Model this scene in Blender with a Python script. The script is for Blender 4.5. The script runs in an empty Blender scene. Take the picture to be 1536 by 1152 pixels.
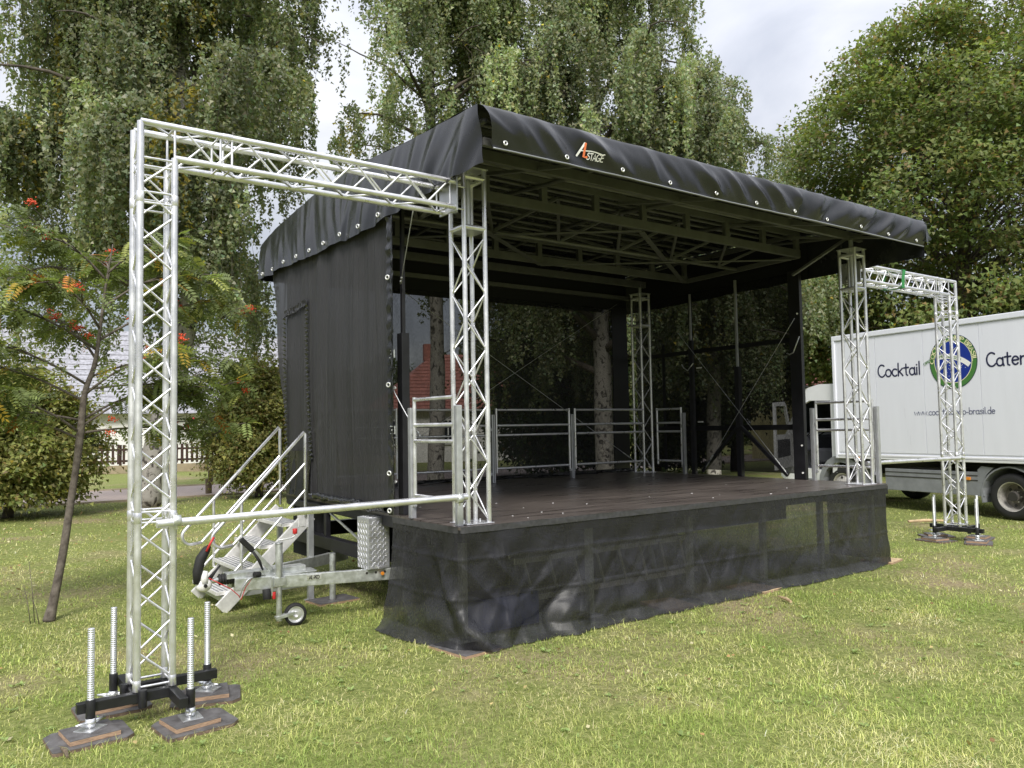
import bpy, bmesh, math, random
import numpy as np
from mathutils import Vector, Matrix, noise

random.seed(7)
rng = np.random.default_rng(11)
scene = bpy.context.scene
COL = scene.collection
R = math.radians

# ------------------------------------------------------------------ camera
cam_d = bpy.data.cameras.new("camera")
cam = bpy.data.objects.new("camera", cam_d)
COL.objects.link(cam)
CAM = Vector((-3.340, -5.191, 1.641))
YAW, PITCH, ROLL = R(-35.99), R(3.10), R(-1.01)
fw = Vector((-math.sin(YAW) * math.cos(PITCH), math.cos(YAW) * math.cos(PITCH), math.sin(PITCH)))
rt = Vector((math.cos(YAW), math.sin(YAW), 0))
up = rt.cross(fw)
r2 = math.cos(ROLL) * rt + math.sin(ROLL) * up
u2 = -math.sin(ROLL) * rt + math.cos(ROLL) * up
m3 = Matrix((r2, u2, -fw)).transposed()
cam.matrix_world = Matrix.Translation(CAM) @ m3.to_4x4()
cam_d.sensor_width = 36.0
cam_d.lens = 36.0 * 1213.6 / 1536.0
cam_d.clip_start = 0.05
cam_d.clip_end = 2000
scene.camera = cam

# ------------------------------------------------------------------ sky
SUN_EL, SUN_AZ = R(44), R(216)          # azimuth clockwise from +Y: light comes from front left
world = bpy.data.worlds.new("World")
scene.world = world
world.use_nodes = True
nt = world.node_tree
nt.nodes.clear()
out = nt.nodes.new("ShaderNodeOutputWorld")
bg = nt.nodes.new("ShaderNodeBackground")
bg.inputs[1].default_value = 0.10
sky = nt.nodes.new("ShaderNodeTexSky")
sky.sky_type = 'NISHITA'
sky.sun_disc = False
sky.sun_elevation = SUN_EL
sky.sun_rotation = SUN_AZ
tc = nt.nodes.new("ShaderNodeTexCoord")
mp = nt.nodes.new("ShaderNodeMapping")
mp.inputs['Scale'].default_value = (1.0, 1.6, 3.4)
mp.inputs['Rotation'].default_value = (0.0, R(14), R(35))
n1 = nt.nodes.new("ShaderNodeTexNoise")
n1.inputs['Scale'].default_value = 2.3
n1.inputs['Detail'].default_value = 7
n1.inputs['Roughness'].default_value = 0.5
n1.inputs['Distortion'].default_value = 0.35
rmp = nt.nodes.new("ShaderNodeValToRGB")
rmp.color_ramp.elements[0].position = 0.34
rmp.color_ramp.elements[0].color = (0.56, 0.585, 0.66, 1)
rmp.color_ramp.elements[1].position = 0.66
rmp.color_ramp.elements[1].color = (0.95, 0.95, 0.96, 1)
el_ = rmp.color_ramp.elements.new(0.5)
el_.color = (0.74, 0.755, 0.815, 1)
# overcast sky: brighter towards the zenith, as a cloud layer is
sx = nt.nodes.new("ShaderNodeSeparateXYZ")
zr = nt.nodes.new("ShaderNodeMapRange")
zr.inputs[1].default_value = 0.0
zr.inputs[2].default_value = 1.0
zr.inputs[3].default_value = 1.2
zr.inputs[4].default_value = 10.6
sc_ = nt.nodes.new("ShaderNodeVectorMath")
sc_.operation = 'SCALE'
mix = nt.nodes.new("ShaderNodeMix")
mix.data_type = 'RGBA'
mix.inputs[0].default_value = 0.90
L = nt.links.new
L(tc.outputs['Generated'], mp.inputs[0])
L(mp.outputs[0], n1.inputs['Vector'])
L(n1.outputs['Fac'], rmp.inputs[0])
L(tc.outputs['Generated'], sx.inputs[0])
L(sx.outputs[2], zr.inputs[0])
L(rmp.outputs[0], sc_.inputs[0])
L(zr.outputs[0], sc_.inputs['Scale'])
L(sky.outputs[0], mix.inputs[6])
L(sc_.outputs[0], mix.inputs[7])
L(mix.outputs[2], bg.inputs[0])
L(bg.outputs[0], out.inputs[0])

sun_d = bpy.data.lights.new("sun", 'SUN')
sun_d.energy = 1.5
sun_d.angle = R(16)
sun_d.color = (1.0, 0.96, 0.9)
sun = bpy.data.objects.new("sun", sun_d)
COL.objects.link(sun)
sd = Vector((math.sin(SUN_AZ) * math.cos(SUN_EL), math.cos(SUN_AZ) * math.cos(SUN_EL), math.sin(SUN_EL)))
sun.rotation_euler = sd.to_track_quat('Z', 'Y').to_euler()
sun.location = sd * 60

vs = scene.view_settings
vs.view_transform = 'Standard'
vs.look = 'None'
vs.exposure = 1.32
vs.gamma = 1.0
vs.use_curve_mapping = False
scene.cycles.max_bounces = 8
scene.cycles.transparent_max_bounces = 16
scene.cycles.use_denoising = True

# ------------------------------------------------------------------ materials
def mat_new(name):
    m = bpy.data.materials.new(name)
    m.use_nodes = True
    return m, m.node_tree, m.node_tree.nodes["Principled BSDF"]

def set_in(b, **k):
    for n, v in k.items():
        b.inputs[n.replace('_', ' ')].default_value = v

def mat(name, col, rough=0.5, metal=0.0, var=0.0, scale=6.0, bump=0.0, bscale=40.0, col2=None, rvar=0.0, spec=0.5, coords='Object', detail=5.0, stretch=None):
    m, t, b = mat_new(name)
    b.inputs['Base Color'].default_value = (*col, 1)
    b.inputs['Roughness'].default_value = rough
    b.inputs['Metallic'].default_value = metal
    b.inputs['Specular IOR Level'].default_value = spec
    tcn = t.nodes.new("ShaderNodeTexCoord")
    g = t.nodes.new("ShaderNodeNewGeometry")
    src = g.outputs['Position'] if coords == 'World' else tcn.outputs[coords]
    if stretch:
        mpn = t.nodes.new("ShaderNodeMapping")
        mpn.inputs['Scale'].default_value = stretch
        t.links.new(src, mpn.inputs[0])
        src = mpn.outputs[0]
    if var > 0 or col2 or rvar > 0:
        n = t.nodes.new("ShaderNodeTexNoise")
        n.inputs['Scale'].default_value = scale
        n.inputs['Detail'].default_value = detail
        n.inputs['Roughness'].default_value = 0.6
        t.links.new(src, n.inputs['Vector'])
        rp = t.nodes.new("ShaderNodeValToRGB")
        a = col2 if col2 else tuple(c * (1 - var) for c in col)
        e = col if col2 else tuple(min(1, c * (1 + var)) for c in col)
        rp.color_ramp.elements[0].position = 0.34
        rp.color_ramp.elements[0].color = (*a, 1)
        rp.color_ramp.elements[1].position = 0.66
        rp.color_ramp.elements[1].color = (*e, 1)
        t.links.new(n.outputs['Fac'], rp.inputs[0])
        t.links.new(rp.outputs[0], b.inputs['Base Color'])
        if rvar > 0:
            mr = t.nodes.new("ShaderNodeMapRange")
            mr.inputs[1].default_value = 0.3
            mr.inputs[2].default_value = 0.7
            mr.inputs[3].default_value = max(0.02, rough - rvar)
            mr.inputs[4].default_value = min(1, rough + rvar)
            t.links.new(n.outputs['Fac'], mr.inputs[0])
            t.links.new(mr.outputs[0], b.inputs['Roughness'])
    if bump > 0:
        n2 = t.nodes.new("ShaderNodeTexNoise")
        n2.inputs['Scale'].default_value = bscale
        n2.inputs['Detail'].default_value = 4
        t.links.new(src, n2.inputs['Vector'])
        bp = t.nodes.new("ShaderNodeBump")
        bp.inputs['Strength'].default_value = bump
        bp.inputs['Distance'].default_value = 0.01
        t.links.new(n2.outputs['Fac'], bp.inputs['Height'])
        t.links.new(bp.outputs[0], b.inputs['Normal'])
    return m

def mat_gauze(name, col, through, rough=0.45, spec=0.4, var=0.25, scale=3.0, weave=True, crease=0.0, cscale=(1, 1, 1)):
    """open woven mesh: part of the light passes straight between the threads"""
    m, t, b = mat_new(name)
    b.inputs['Base Color'].default_value = (*col, 1)
    b.inputs['Roughness'].default_value = rough
    b.inputs['Specular IOR Level'].default_value = spec
    tr = t.nodes.new("ShaderNodeBsdfTransparent")
    mx = t.nodes.new("ShaderNodeMixShader")
    n = t.nodes.new("ShaderNodeTexNoise")
    n.inputs['Scale'].default_value = scale
    n.inputs['Detail'].default_value = 6
    g = t.nodes.new("ShaderNodeNewGeometry")
    mpn = t.nodes.new("ShaderNodeMapping")
    mpn.inputs['Scale'].default_value = (3, 3, 0.5)
    t.links.new(g.outputs['Position'], mpn.inputs[0])
    t.links.new(mpn.outputs[0], n.inputs['Vector'])
    mr = t.nodes.new("ShaderNodeMapRange")
    mr.inputs[1].default_value = 0.3
    mr.inputs[2].default_value = 0.7
    mr.inputs[3].default_value = 1 - through * (1 - var)
    mr.inputs[4].default_value = 1 - through * (1 + var)
    t.links.new(n.outputs['Fac'], mr.inputs[0])
    fac = mr.outputs[0]
    if weave:
        w = t.nodes.new("ShaderNodeTexNoise")
        w.inputs['Scale'].default_value = 1.0
        w.inputs['Detail'].default_value = 1
        mp2 = t.nodes.new("ShaderNodeMapping")
        mp2.inputs['Scale'].default_value = (120, 120, 40)
        t.links.new(g.outputs['Position'], mp2.inputs[0])
        t.links.new(mp2.outputs[0], w.inputs['Vector'])
        mw = t.nodes.new("ShaderNodeMapRange")
        mw.inputs[1].default_value = 0.3
        mw.inputs[2].default_value = 0.7
        mw.inputs[3].default_value = -0.09 * through / 0.3
        mw.inputs[4].default_value = 0.09 * through / 0.3
        t.links.new(w.outputs['Fac'], mw.inputs[0])
        ad = t.nodes.new("ShaderNodeMath")
        ad.operation = 'ADD'
        ad.use_clamp = True
        t.links.new(fac, ad.inputs[0])
        t.links.new(mw.outputs[0], ad.inputs[1])
        fac = ad.outputs[0]
    if crease > 0:
        mp3 = t.nodes.new("ShaderNodeMapping")
        mp3.inputs['Scale'].default_value = cscale
        t.links.new(g.outputs['Position'], mp3.inputs[0])
        prev_h = None
        for sc_n, wt in ((2.6, 1.0), (6.5, 0.45)):
            cn = t.nodes.new("ShaderNodeTexNoise")
            cn.inputs['Scale'].default_value = sc_n
            cn.inputs['Detail'].default_value = 2
            cn.inputs['Distortion'].default_value = 0.8
            t.links.new(mp3.outputs[0], cn.inputs['Vector'])
            sb_ = t.nodes.new("ShaderNodeMath")
            sb_.operation = 'SUBTRACT'
            sb_.inputs[1].default_value = 0.5
            t.links.new(cn.outputs['Fac'], sb_.inputs[0])
            ab = t.nodes.new("ShaderNodeMath")
            ab.operation = 'ABSOLUTE'
            t.links.new(sb_.outputs[0], ab.inputs[0])
            ml_ = t.nodes.new("ShaderNodeMath")
            ml_.operation = 'MULTIPLY'
            ml_.inputs[1].default_value = wt
            t.links.new(ab.outputs[0], ml_.inputs[0])
            if prev_h is None: prev_h = ml_.outputs[0]
            else:
                a2_ = t.nodes.new("ShaderNodeMath")
                t.links.new(prev_h, a2_.inputs[0])
                t.links.new(ml_.outputs[0], a2_.inputs[1])
                prev_h = a2_.outputs[0]
        bpn = t.nodes.new("ShaderNodeBump")
        bpn.inputs['Strength'].default_value = 1.0
        bpn.inputs['Distance'].default_value = crease
        t.links.new(prev_h, bpn.inputs['Height'])
        t.links.new(bpn.outputs[0], b.inputs['Normal'])
    t.links.new(fac, mx.inputs[0])
    t.links.new(tr.outputs[0], mx.inputs[1])
    t.links.new(b.outputs[0], mx.inputs[2])
    o = t.nodes["Material Output"]
    t.links.new(mx.outputs[0], o.inputs[0])
    return m

def mat_leaf(name, trans=0.35, rough=0.5, spec=0.35, coltrans=(1.25, 1.35, 0.7)):
    m, t, b = mat_new(name)
    at = t.nodes.new("ShaderNodeAttribute")
    at.attribute_name = "leaf_colour"
    t.links.new(at.outputs['Color'], b.inputs['Base Color'])
    b.inputs['Roughness'].default_value = rough
    b.inputs['Specular IOR Level'].default_value = spec
    tl = t.nodes.new("ShaderNodeBsdfTranslucent")
    ml = t.nodes.new("ShaderNodeVectorMath")
    ml.operation = 'MULTIPLY'
    ml.inputs[1].default_value = coltrans
    t.links.new(at.outputs['Color'], ml.inputs[0])
    t.links.new(ml.outputs[0], tl.inputs[0])
    mx = t.nodes.new("ShaderNodeMixShader")
    mx.inputs[0].default_value = trans
    t.links.new(b.outputs[0], mx.inputs[1])
    t.links.new(tl.outputs[0], mx.inputs[2])
    t.links.new(mx.outputs[0], t.nodes["Material Output"].inputs[0])
    return m

M = {}
M['alu'] = mat('aluminium_tube', (0.80, 0.80, 0.825), 0.35, 0.80, var=0.13, scale=7, rvar=0.14, bump=0.05, bscale=90, coords='World')
M['alu_dull'] = mat('aluminium_profile', (0.55, 0.56, 0.58), 0.42, 0.7, var=0.08, scale=14, rvar=0.08, coords='World')
M['alu_step'] = mat('aluminium_tread', (0.80, 0.79, 0.78), 0.5, 0.45, var=0.1, scale=18, rvar=0.1, coords='World')
M['galv'] = mat('galvanised_steel', (0.62, 0.64, 0.62), 0.42, 0.75, var=0.16, scale=22, rvar=0.12, coords='World')
M['galv_thread'] = mat('zinc_thread', (0.74, 0.75, 0.76), 0.34, 0.85, var=0.08, scale=30, coords='World')
M['black'] = mat('black_steel_paint', (0.014, 0.014, 0.016), 0.38, 0.0, var=0.3, scale=12, coords='World')
M['black_frame'] = mat('black_powder_coat', (0.012, 0.012, 0.015), 0.5, 0.0, var=0.3, scale=8, coords='World')
M['olive'] = mat('roof_frame_metal', (0.135, 0.136, 0.132), 0.5, 0.35, var=0.14, scale=6, coords='World')
M['vinyl'] = mat('black_vinyl_tarpaulin', (0.018, 0.019, 0.022), 0.24, 0.0, var=0.15, scale=5, rvar=0.06, bump=0.10, bscale=9, spec=0.55, coords='World')
M['ruffle'] = mat('black_zip_tape', (0.02, 0.02, 0.021), 0.3, 0.0, spec=0.6)
M['cloth_black'] = mat('black_lining', (0.006, 0.006, 0.008), 0.8, 0.0)
M['gauze_rear'] = mat_gauze('rear_gauze', (0.018, 0.018, 0.020), 0.16, 0.6, 0.2, var=0.12)
M['gauze_side'] = mat_gauze('side_gauze', (0.014, 0.014, 0.016), 0.12, 0.6, 0.2, var=0.12)
M['curtain'] = mat_gauze('side_curtain_mesh', (0.040, 0.040, 0.042), 0.08, 0.7, 0.25, var=0.8, crease=0.045, cscale=(2.0, 2.0, 0.12))
M['skirt'] = mat_gauze('skirt_mesh', (0.021, 0.021, 0.023), 0.22, 0.46, 0.45, var=0.35, scale=2.0, crease=0.050, cscale=(0.62, 0.62, 0.5))
M['skirt_band'] = mat('skirt_hem_band', (0.045, 0.045, 0.048), 0.5, 0.0, var=0.3, scale=30, coords='World')
M['rim'] = mat('hem_rail', (0.30, 0.31, 0.33), 0.4, 0.3, coords='World')
M['white_ring'] = mat('eyelet_metal', (0.80, 0.80, 0.78), 0.3, 0.6)
M['deck'] = mat('deck_film_plywood', (0.140, 0.118, 0.105), 0.33, 0.0, col2=(0.065, 0.054, 0.049), scale=3.2, rvar=0.12, bump=0.05, bscale=120, coords='World', stretch=(0.35, 3.0, 1), detail=8)
M['ply_edge'] = mat('plywood_edge', (0.36, 0.24, 0.155), 0.8, 0.0, var=0.35, scale=30, coords='World', stretch=(1, 1, 9))
M['ply_dark'] = mat('weathered_ply_edge', (0.15, 0.105, 0.075), 0.85, 0.0, var=0.4, scale=30, coords='World')
M['ply_top'] = mat('weathered_film_board', (0.13, 0.125, 0.125), 0.6, 0.0, col2=(0.065, 0.06, 0.058), scale=14, bump=0.1, bscale=60, coords='World')
M['wood_raw'] = mat('raw_timber', (0.50, 0.37, 0.22), 0.8, 0.0, var=0.25, scale=20, coords='World')
M['rubber'] = mat('rubber_black', (0.016, 0.016, 0.016), 0.7, 0.0, bump=0.1, bscale=30)
M['red'] = mat('red_plastic', (0.55, 0.03, 0.03), 0.4)
M['grey_plastic'] = mat('grey_plastic', (0.21, 0.22, 0.23), 0.55, 0.0, var=0.12, scale=5, coords='World')
M['hub_silver'] = mat('wheel_silver', (0.52, 0.50, 0.46), 0.45, 0.5, var=0.25, scale=14)
M['hub_mid'] = mat('wheel_disc_grey_brown', (0.16, 0.145, 0.13), 0.6, 0.3, var=0.3, scale=14)  # dark grey brown for the inner disc, darker than the silver rim ring
M['hub_dark'] = mat('wheel_dark', (0.035, 0.033, 0.03), 0.6, 0.1)
M['white_paint'] = mat('truck_white_panel', (0.74, 0.755, 0.82), 0.32, 0.0, var=0.018, scale=2.6, rvar=0.06, coords='World', stretch=(2.2, 2.2, 0.35))
M['cab_white'] = mat('truck_cab_white', (0.70, 0.71, 0.72), 0.28, 0.0, var=0.05, scale=2.0, coords='World')
M['seam'] = mat('panel_seam', (0.28, 0.28, 0.30), 0.6)
M['ink'] = mat('lettering_navy', (0.022, 0.025, 0.07), 0.45)
M['ink_url'] = mat('lettering_slate', (0.12, 0.13, 0.22), 0.45)
M['green'] = mat('emblem_green', (0.065, 0.20, 0.045), 0.4)
M['blue'] = mat('emblem_blue', (0.008, 0.032, 0.26), 0.4)
M['cream'] = mat('emblem_cream', (0.75, 0.75, 0.45), 0.4)
M['print_white'] = mat('print_white', (0.82, 0.82, 0.80), 0.4)
M['print_orange'] = mat('print_orange', (0.80, 0.20, 0.08), 0.4)
M['strap'] = mat('green_webbing', (0.03, 0.22, 0.06), 0.6)
M['blue_tarp'] = mat('blue_plastic', (0.015, 0.03, 0.16), 0.5)
M['amber'] = mat('amber_lens', (0.7, 0.25, 0.03), 0.25)
M['glass'] = mat('dark_glass', (0.02, 0.025, 0.03), 0.06)
M['seat'] = mat('seat_fabric', (0.03, 0.032, 0.04), 0.8)
M['wall_white'] = mat('white_render', (0.78, 0.77, 0.74), 0.85, 0.0, var=0.06, scale=2, coords='World')
M['wall_yellow'] = mat('yellow_render', (0.72, 0.66, 0.33), 0.85, 0.0, var=0.06, scale=2, coords='World')
M['roof_grey'] = mat('grey_roof_tile', (0.30, 0.30, 0.33), 0.45, 0.0, var=0.3, scale=8, coords='World')
M['roof_red'] = mat('red_roof_tile', (0.30, 0.115, 0.085), 0.7, 0.0, var=0.25, scale=5, coords='World')
M['slat_grey'] = mat('grey_green_slats', (0.19, 0.22, 0.21), 0.7, 0.0, var=0.25, scale=5, coords='World', stretch=(6, 6, .3))
M['fence'] = mat('brown_stain', (0.045, 0.022, 0.016), 0.7, 0.0, var=0.3, scale=10, coords='World')
M['plinth'] = mat('sand_render', (0.33, 0.27, 0.18), 0.9, 0.0, var=0.15, scale=4, coords='World')
M['post_wood'] = mat('grey_timber', (0.13, 0.10, 0.065), 0.9, 0.0, var=0.35, scale=12, coords='World', stretch=(4, 4, .6))
M['bark_rowan'] = mat('rowan_bark', (0.17, 0.145, 0.12), 0.85, 0.0, col2=(0.065, 0.052, 0.042), scale=16, bump=0.35, bscale=45, coords='World')
M['bark_dark'] = mat('dark_bark', (0.085, 0.07, 0.055), 0.9, 0.0, var=0.4, scale=10, bump=0.5, bscale=25, coords='World')
M['berry'] = mat('rowan_berry', (0.66, 0.075, 0.018), 0.35, 0.0, var=0.3, scale=60, coords='World')
M['petal'] = mat('red_petal', (0.45, 0.02, 0.05), 0.6)
M['leaf_birch'] = mat_leaf('birch_leaf', 0.42, 0.42, 0.45)
M['leaf_tree'] = mat_leaf('maple_leaf', 0.42, 0.5, 0.3)
M['leaf_rowan'] = mat_leaf('rowan_leaf', 0.35, 0.5, 0.3)
M['leaf_bush'] = mat_leaf('hornbeam_leaf', 0.35, 0.5, 0.3)
M['blade'] = mat_leaf('grass_blade', 0.30, 0.6, 0.25, (1.2, 1.2, 0.7))
M['dead_leaf'] = mat_leaf('fallen_leaf', 0.15, 0.7, 0.2)

def mat_birch():
    m, t, b = mat_new('birch_bark')
    g = t.nodes.new("ShaderNodeNewGeometry")
    mpn = t.nodes.new("ShaderNodeMapping")
    mpn.inputs['Scale'].default_value = (3.2, 3.2, 2.6)
    n = t.nodes.new("ShaderNodeTexNoise")
    n.inputs['Scale'].default_value = 2.2
    n.inputs['Detail'].default_value = 6
    n.inputs['Distortion'].default_value = 1.2
    rp = t.nodes.new("ShaderNodeValToRGB")
    rp.color_ramp.elements[0].position = 0.38
    rp.color_ramp.elements[0].color = (0.045, 0.038, 0.033, 1)
    rp.color_ramp.elements[1].position = 0.47
    rp.color_ramp.elements[1].color = (0.32, 0.30, 0.27, 1)
    t.links.new(g.outputs['Position'], mpn.inputs[0])
    t.links.new(mpn.outputs[0], n.inputs['Vector'])
    t.links.new(n.outputs['Fac'], rp.inputs[0])
    t.links.new(rp.outputs[0], b.inputs['Base Color'])
    b.inputs['Roughness'].default_value = 0.8
    bp = t.nodes.new("ShaderNodeBump")
    bp.inputs['Strength'].default_value = 0.5
    bp.inputs['Distance'].default_value = 0.03
    t.links.new(n.outputs['Fac'], bp.inputs['Height'])
    t.links.new(bp.outputs[0], b.inputs['Normal'])
    return m
M['bark_birch'] = mat_birch()

def mat_ground():
    m, t, b = mat_new('lawn_soil')
    g = t.nodes.new("ShaderNodeNewGeometry")
    def nz(sc, det=6, rough=0.6):
        n = t.nodes.new("ShaderNodeTexNoise")
        n.inputs['Scale'].default_value = sc
        n.inputs['Detail'].default_value = det
        n.inputs['Roughness'].default_value = rough
        t.links.new(g.outputs['Position'], n.inputs['Vector'])
        return n
    fine = nz(18, 8, 0.7)
    big = nz(0.55, 5, 0.6)
    r1 = t.nodes.new("ShaderNodeValToRGB")
    e = r1.color_ramp.elements
    e[0].position = 0.30
    e[0].color = (0.085, 0.11, 0.03, 1)
    e[1].position = 0.72
    e[1].color = (0.34, 0.34, 0.145, 1)
    k = r1.color_ramp.elements.new(0.5)
    k.color = (0.19, 0.22, 0.065, 1)
    r2_ = t.nodes.new("ShaderNodeValToRGB")
    e = r2_.color_ramp.elements
    e[0].position = 0.30
    e[0].color = (0.20, 0.155, 0.09, 1)
    e[1].position = 0.70
    e[1].color = (0.38, 0.32, 0.19, 1)
    rb = t.nodes.new("ShaderNodeValToRGB")
    rb.color_ramp.elements[0].position = 0.50
    rb.color_ramp.elements[1].position = 0.68
    mx = t.nodes.new("ShaderNodeMix")
    mx.data_type = 'RGBA'
    t.links.new(fine.outputs['Fac'], r1.inputs[0])
    t.links.new(fine.outputs['Fac'], r2_.inputs[0])
    t.links.new(big.outputs['Fac'], rb.inputs[0])
    t.links.new(rb.outputs[0], mx.inputs[0])
    t.links.new(r1.outputs[0], mx.inputs[6])
    t.links.new(r2_.outputs[0], mx.inputs[7])
    t.links.new(mx.outputs[2], b.inputs['Base Color'])
    b.inputs['Roughness'].default_value = 0.9
    b.inputs['Specular IOR Level'].default_value = 0.1
    bp = t.nodes.new("ShaderNodeBump")
    bp.inputs['Strength'].default_value = 0.7
    bp.inputs['Distance'].default_value = 0.05
    t.links.new(fine.outputs['Fac'], bp.inputs['Height'])
    t.links.new(bp.outputs[0], b.inputs['Normal'])
    return m
M['ground'] = mat_ground()

def mat_paver():
    m, t, b = mat_new('clay_pavers')
    g = t.nodes.new("ShaderNodeNewGeometry")
    br = t.nodes.new("ShaderNodeTexBrick")
    br.inputs['Scale'].default_value = 2.2
    br.inputs['Color1'].default_value = (0.36, 0.28, 0.25, 1)
    br.inputs['Color2'].default_value = (0.30, 0.245, 0.225, 1)
    br.inputs['Mortar'].default_value = (0.20, 0.18, 0.155, 1)
    br.inputs['Mortar Size'].default_value = 0.03
    t.links.new(g.outputs['Position'], br.inputs['Vector'])
    t.links.new(br.outputs[0], b.inputs['Base Color'])
    b.inputs['Roughness'].default_value = 0.85
    return m
M['paver'] = mat_paver()

# ------------------------------------------------------------------ helpers
W = {}      # world matrices
V = Vector
def V3(p): return Vector(p)

def attach(o, parent, mw):
    COL.objects.link(o)
    if parent is not None:
        o.parent = parent
        o.matrix_parent_inverse = W[parent].inverted()
    o.matrix_basis = mw
    W[o] = mw
    return o

def tag(o, label=None, cat=None, group=None, kind=None):
    if label: o["label"] = label
    if cat: o["category"] = cat
    if group: o["group"] = group
    if kind: o["kind"] = kind
    return o

def thing(name, label, cat, loc=(0, 0, 0), group=None, mw=None):
    o = bpy.data.objects.new(name, None)
    o.empty_display_size = 0.2
    attach(o, None, mw if mw is not None else Matrix.Translation(V(loc)))
    return tag(o, label, cat, group, "thing")

def part(name, parent, loc=(0, 0, 0)):
    o = bpy.data.objects.new(name, None)
    o.empty_display_size = 0.1
    return attach(o, parent, Matrix.Translation(V(loc)))

FRAME = Matrix.Identity(4)   # local building frame

def mobj(name, verts, faces, m, parent=None, smooth=False, kind=None):
    """mesh from points in FRAME coordinates; origin put at the centre"""
    vs_ = [FRAME @ V(v) for v in verts]
    lo = V((min(v.x for v in vs_), min(v.y for v in vs_), min(v.z for v in vs_)))
    hi = V((max(v.x for v in vs_), max(v.y for v in vs_), max(v.z for v in vs_)))
    c = (lo + hi) / 2
    me = bpy.data.meshes.new(name)
    me.from_pydata([v - c for v in vs_], [], faces)
    me.materials.append(M[m] if isinstance(m, str) else m)
    if smooth:
        me.polygons.foreach_set("use_smooth", [True] * len(me.polygons))
    me.update()
    o = bpy.data.objects.new(name, me)
    attach(o, parent, Matrix.Translation(c))
    if kind: o["kind"] = kind
    return o

_cyl = {}
def cyl_mesh(m, n=14):
    k = (m, n)
    if k in _cyl: return _cyl[k]
    bm = bmesh.new()
    bmesh.ops.create_cone(bm, cap_ends=True, segments=n, radius1=1, radius2=1, depth=1)
    for f in bm.faces:
        f.smooth = len(f.verts) == 4
    me = bpy.data.meshes.new("tube_" + m)
    bm.to_mesh(me)
    bm.free()
    me.materials.append(M[m])
    _cyl[k] = me
    return me

def tube(name, a, b, r, m, parent=None, n=14):
    a, b = FRAME @ V(a), FRAME @ V(b)
    d = b - a
    q = d.to_track_quat('Z', 'Y').to_matrix().to_4x4()
    mw = Matrix.Translation((a + b) / 2) @ q @ Matrix.Diagonal((r, r, d.length, 1))
    o = bpy.data.objects.new(name, cyl_mesh(m, n))
    return attach(o, parent, mw)

_box = {}
def bevel_box_mesh(size, m, bev):
    k = (tuple(round(s, 4) for s in size), m, bev)
    if k in _box: return _box[k]
    bm = bmesh.new()
    bmesh.ops.create_cube(bm, size=1)
    bmesh.ops.scale(bm, vec=size, verts=bm.verts)
    if bev > 0:
        bmesh.ops.bevel(bm, geom=bm.edges[:], offset=min(bev, min(size) * 0.3), segments=2, affect='EDGES', profile=0.6)
    me = bpy.data.meshes.new("block_" + m)
    bm.to_mesh(me)
    bm.free()
    me.materials.append(M[m])
    _box[k] = me
    return me

def box(name, c, size, m, parent=None, rotz=0.0, bev=0.004, rot=None):
    me = bevel_box_mesh(size, m, bev)
    o = bpy.data.objects.new(name, me)
    rm = rot.to_4x4() if rot is not None else Matrix.Rotation(rotz, 4, 'Z')
    return attach(o, parent, FRAME @ Matrix.Translation(V(c)) @ rm)

def beam(name, a, b, w, h, m, parent=None, bev=0.004, upv=(0, 0, 1)):
    """rectangular bar from a to b, w sideways, h along upv"""
    a, b = V(a), V(b)
    d = (b - a)
    x = d.normalized()
    y = V(upv).cross(x)
    if y.length < 1e-4: y = V((1, 0, 0)).cross(x)
    y.normalize()
    z = x.cross(y)
    rm = Matrix((x, y, z)).transposed()
    return box(name, (a + b) / 2, (d.length, w, h), m, parent, bev=bev, rot=rm)

def pipe_geo(pts, r, n=10, r1=None, close_ends=True):
    pts = [V(p) for p in pts]
    verts, faces = [], []
    N = len(pts)
    prev = None
    for i, p in enumerate(pts):
        t = (pts[min(i + 1, N - 1)] - pts[max(i - 1, 0)]).normalized()
        if prev is None:
            a = V((0, 0, 1)).cross(t)
            if a.length < 0.1: a = V((1, 0, 0)).cross(t)
        else:
            a = prev - t * prev.dot(t)
        a.normalize()
        prev = a
        b = t.cross(a)
        if callable(r): rr = r(i / (N - 1))
        elif isinstance(r, (list, tuple)): rr = r[i]
        else: rr = r
        for k in range(n):
            th = 2 * math.pi * k / n
            verts.append(p + (a * math.cos(th) + b * math.sin(th)) * rr)
    for i in range(N - 1):
        for k in range(n):
            k2 = (k + 1) % n
            faces.append((i * n + k, i * n + k2, (i + 1) * n + k2, (i + 1) * n + k))
    if close_ends:
        faces.append(tuple(range(n - 1, -1, -1)))
        faces.append(tuple((N - 1) * n + k for k in range(n)))
    return verts, faces

def pipe(name, pts, r, m, parent=None, n=10):
    v, f = pipe_geo(pts, r, n)
    return mobj(name, v, f, m, parent, smooth=True)

def merge(*geos):
    V_, F_ = [], []
    for v, f in geos:
        o = len(V_)
        V_ += list(v)
        F_ += [tuple(i + o for i in ff) for ff in f]
    return V_, F_

def grid_geo(fn, nu, nv):
    v = [fn(i / (nu - 1), j / (nv - 1)) for i in range(nu) for j in range(nv)]
    f = [(i * nv + j, (i + 1) * nv + j, (i + 1) * nv + j + 1, i * nv + j + 1) for i in range(nu - 1) for j in range(nv - 1)]
    return v, f

def prism_geo(outline, axis_vec):
    """closed outline (list of 3D points) extruded by axis_vec"""
    n = len(outline)
    a = [V(p) for p in outline]
    b = [p + V(axis_vec) for p in a]
    f = [tuple(range(n - 1, -1, -1)), tuple(range(n, 2 * n))]
    f += [(i, (i + 1) % n, n + (i + 1) % n, n + i) for i in range(n)]
    return a + b, f

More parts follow.
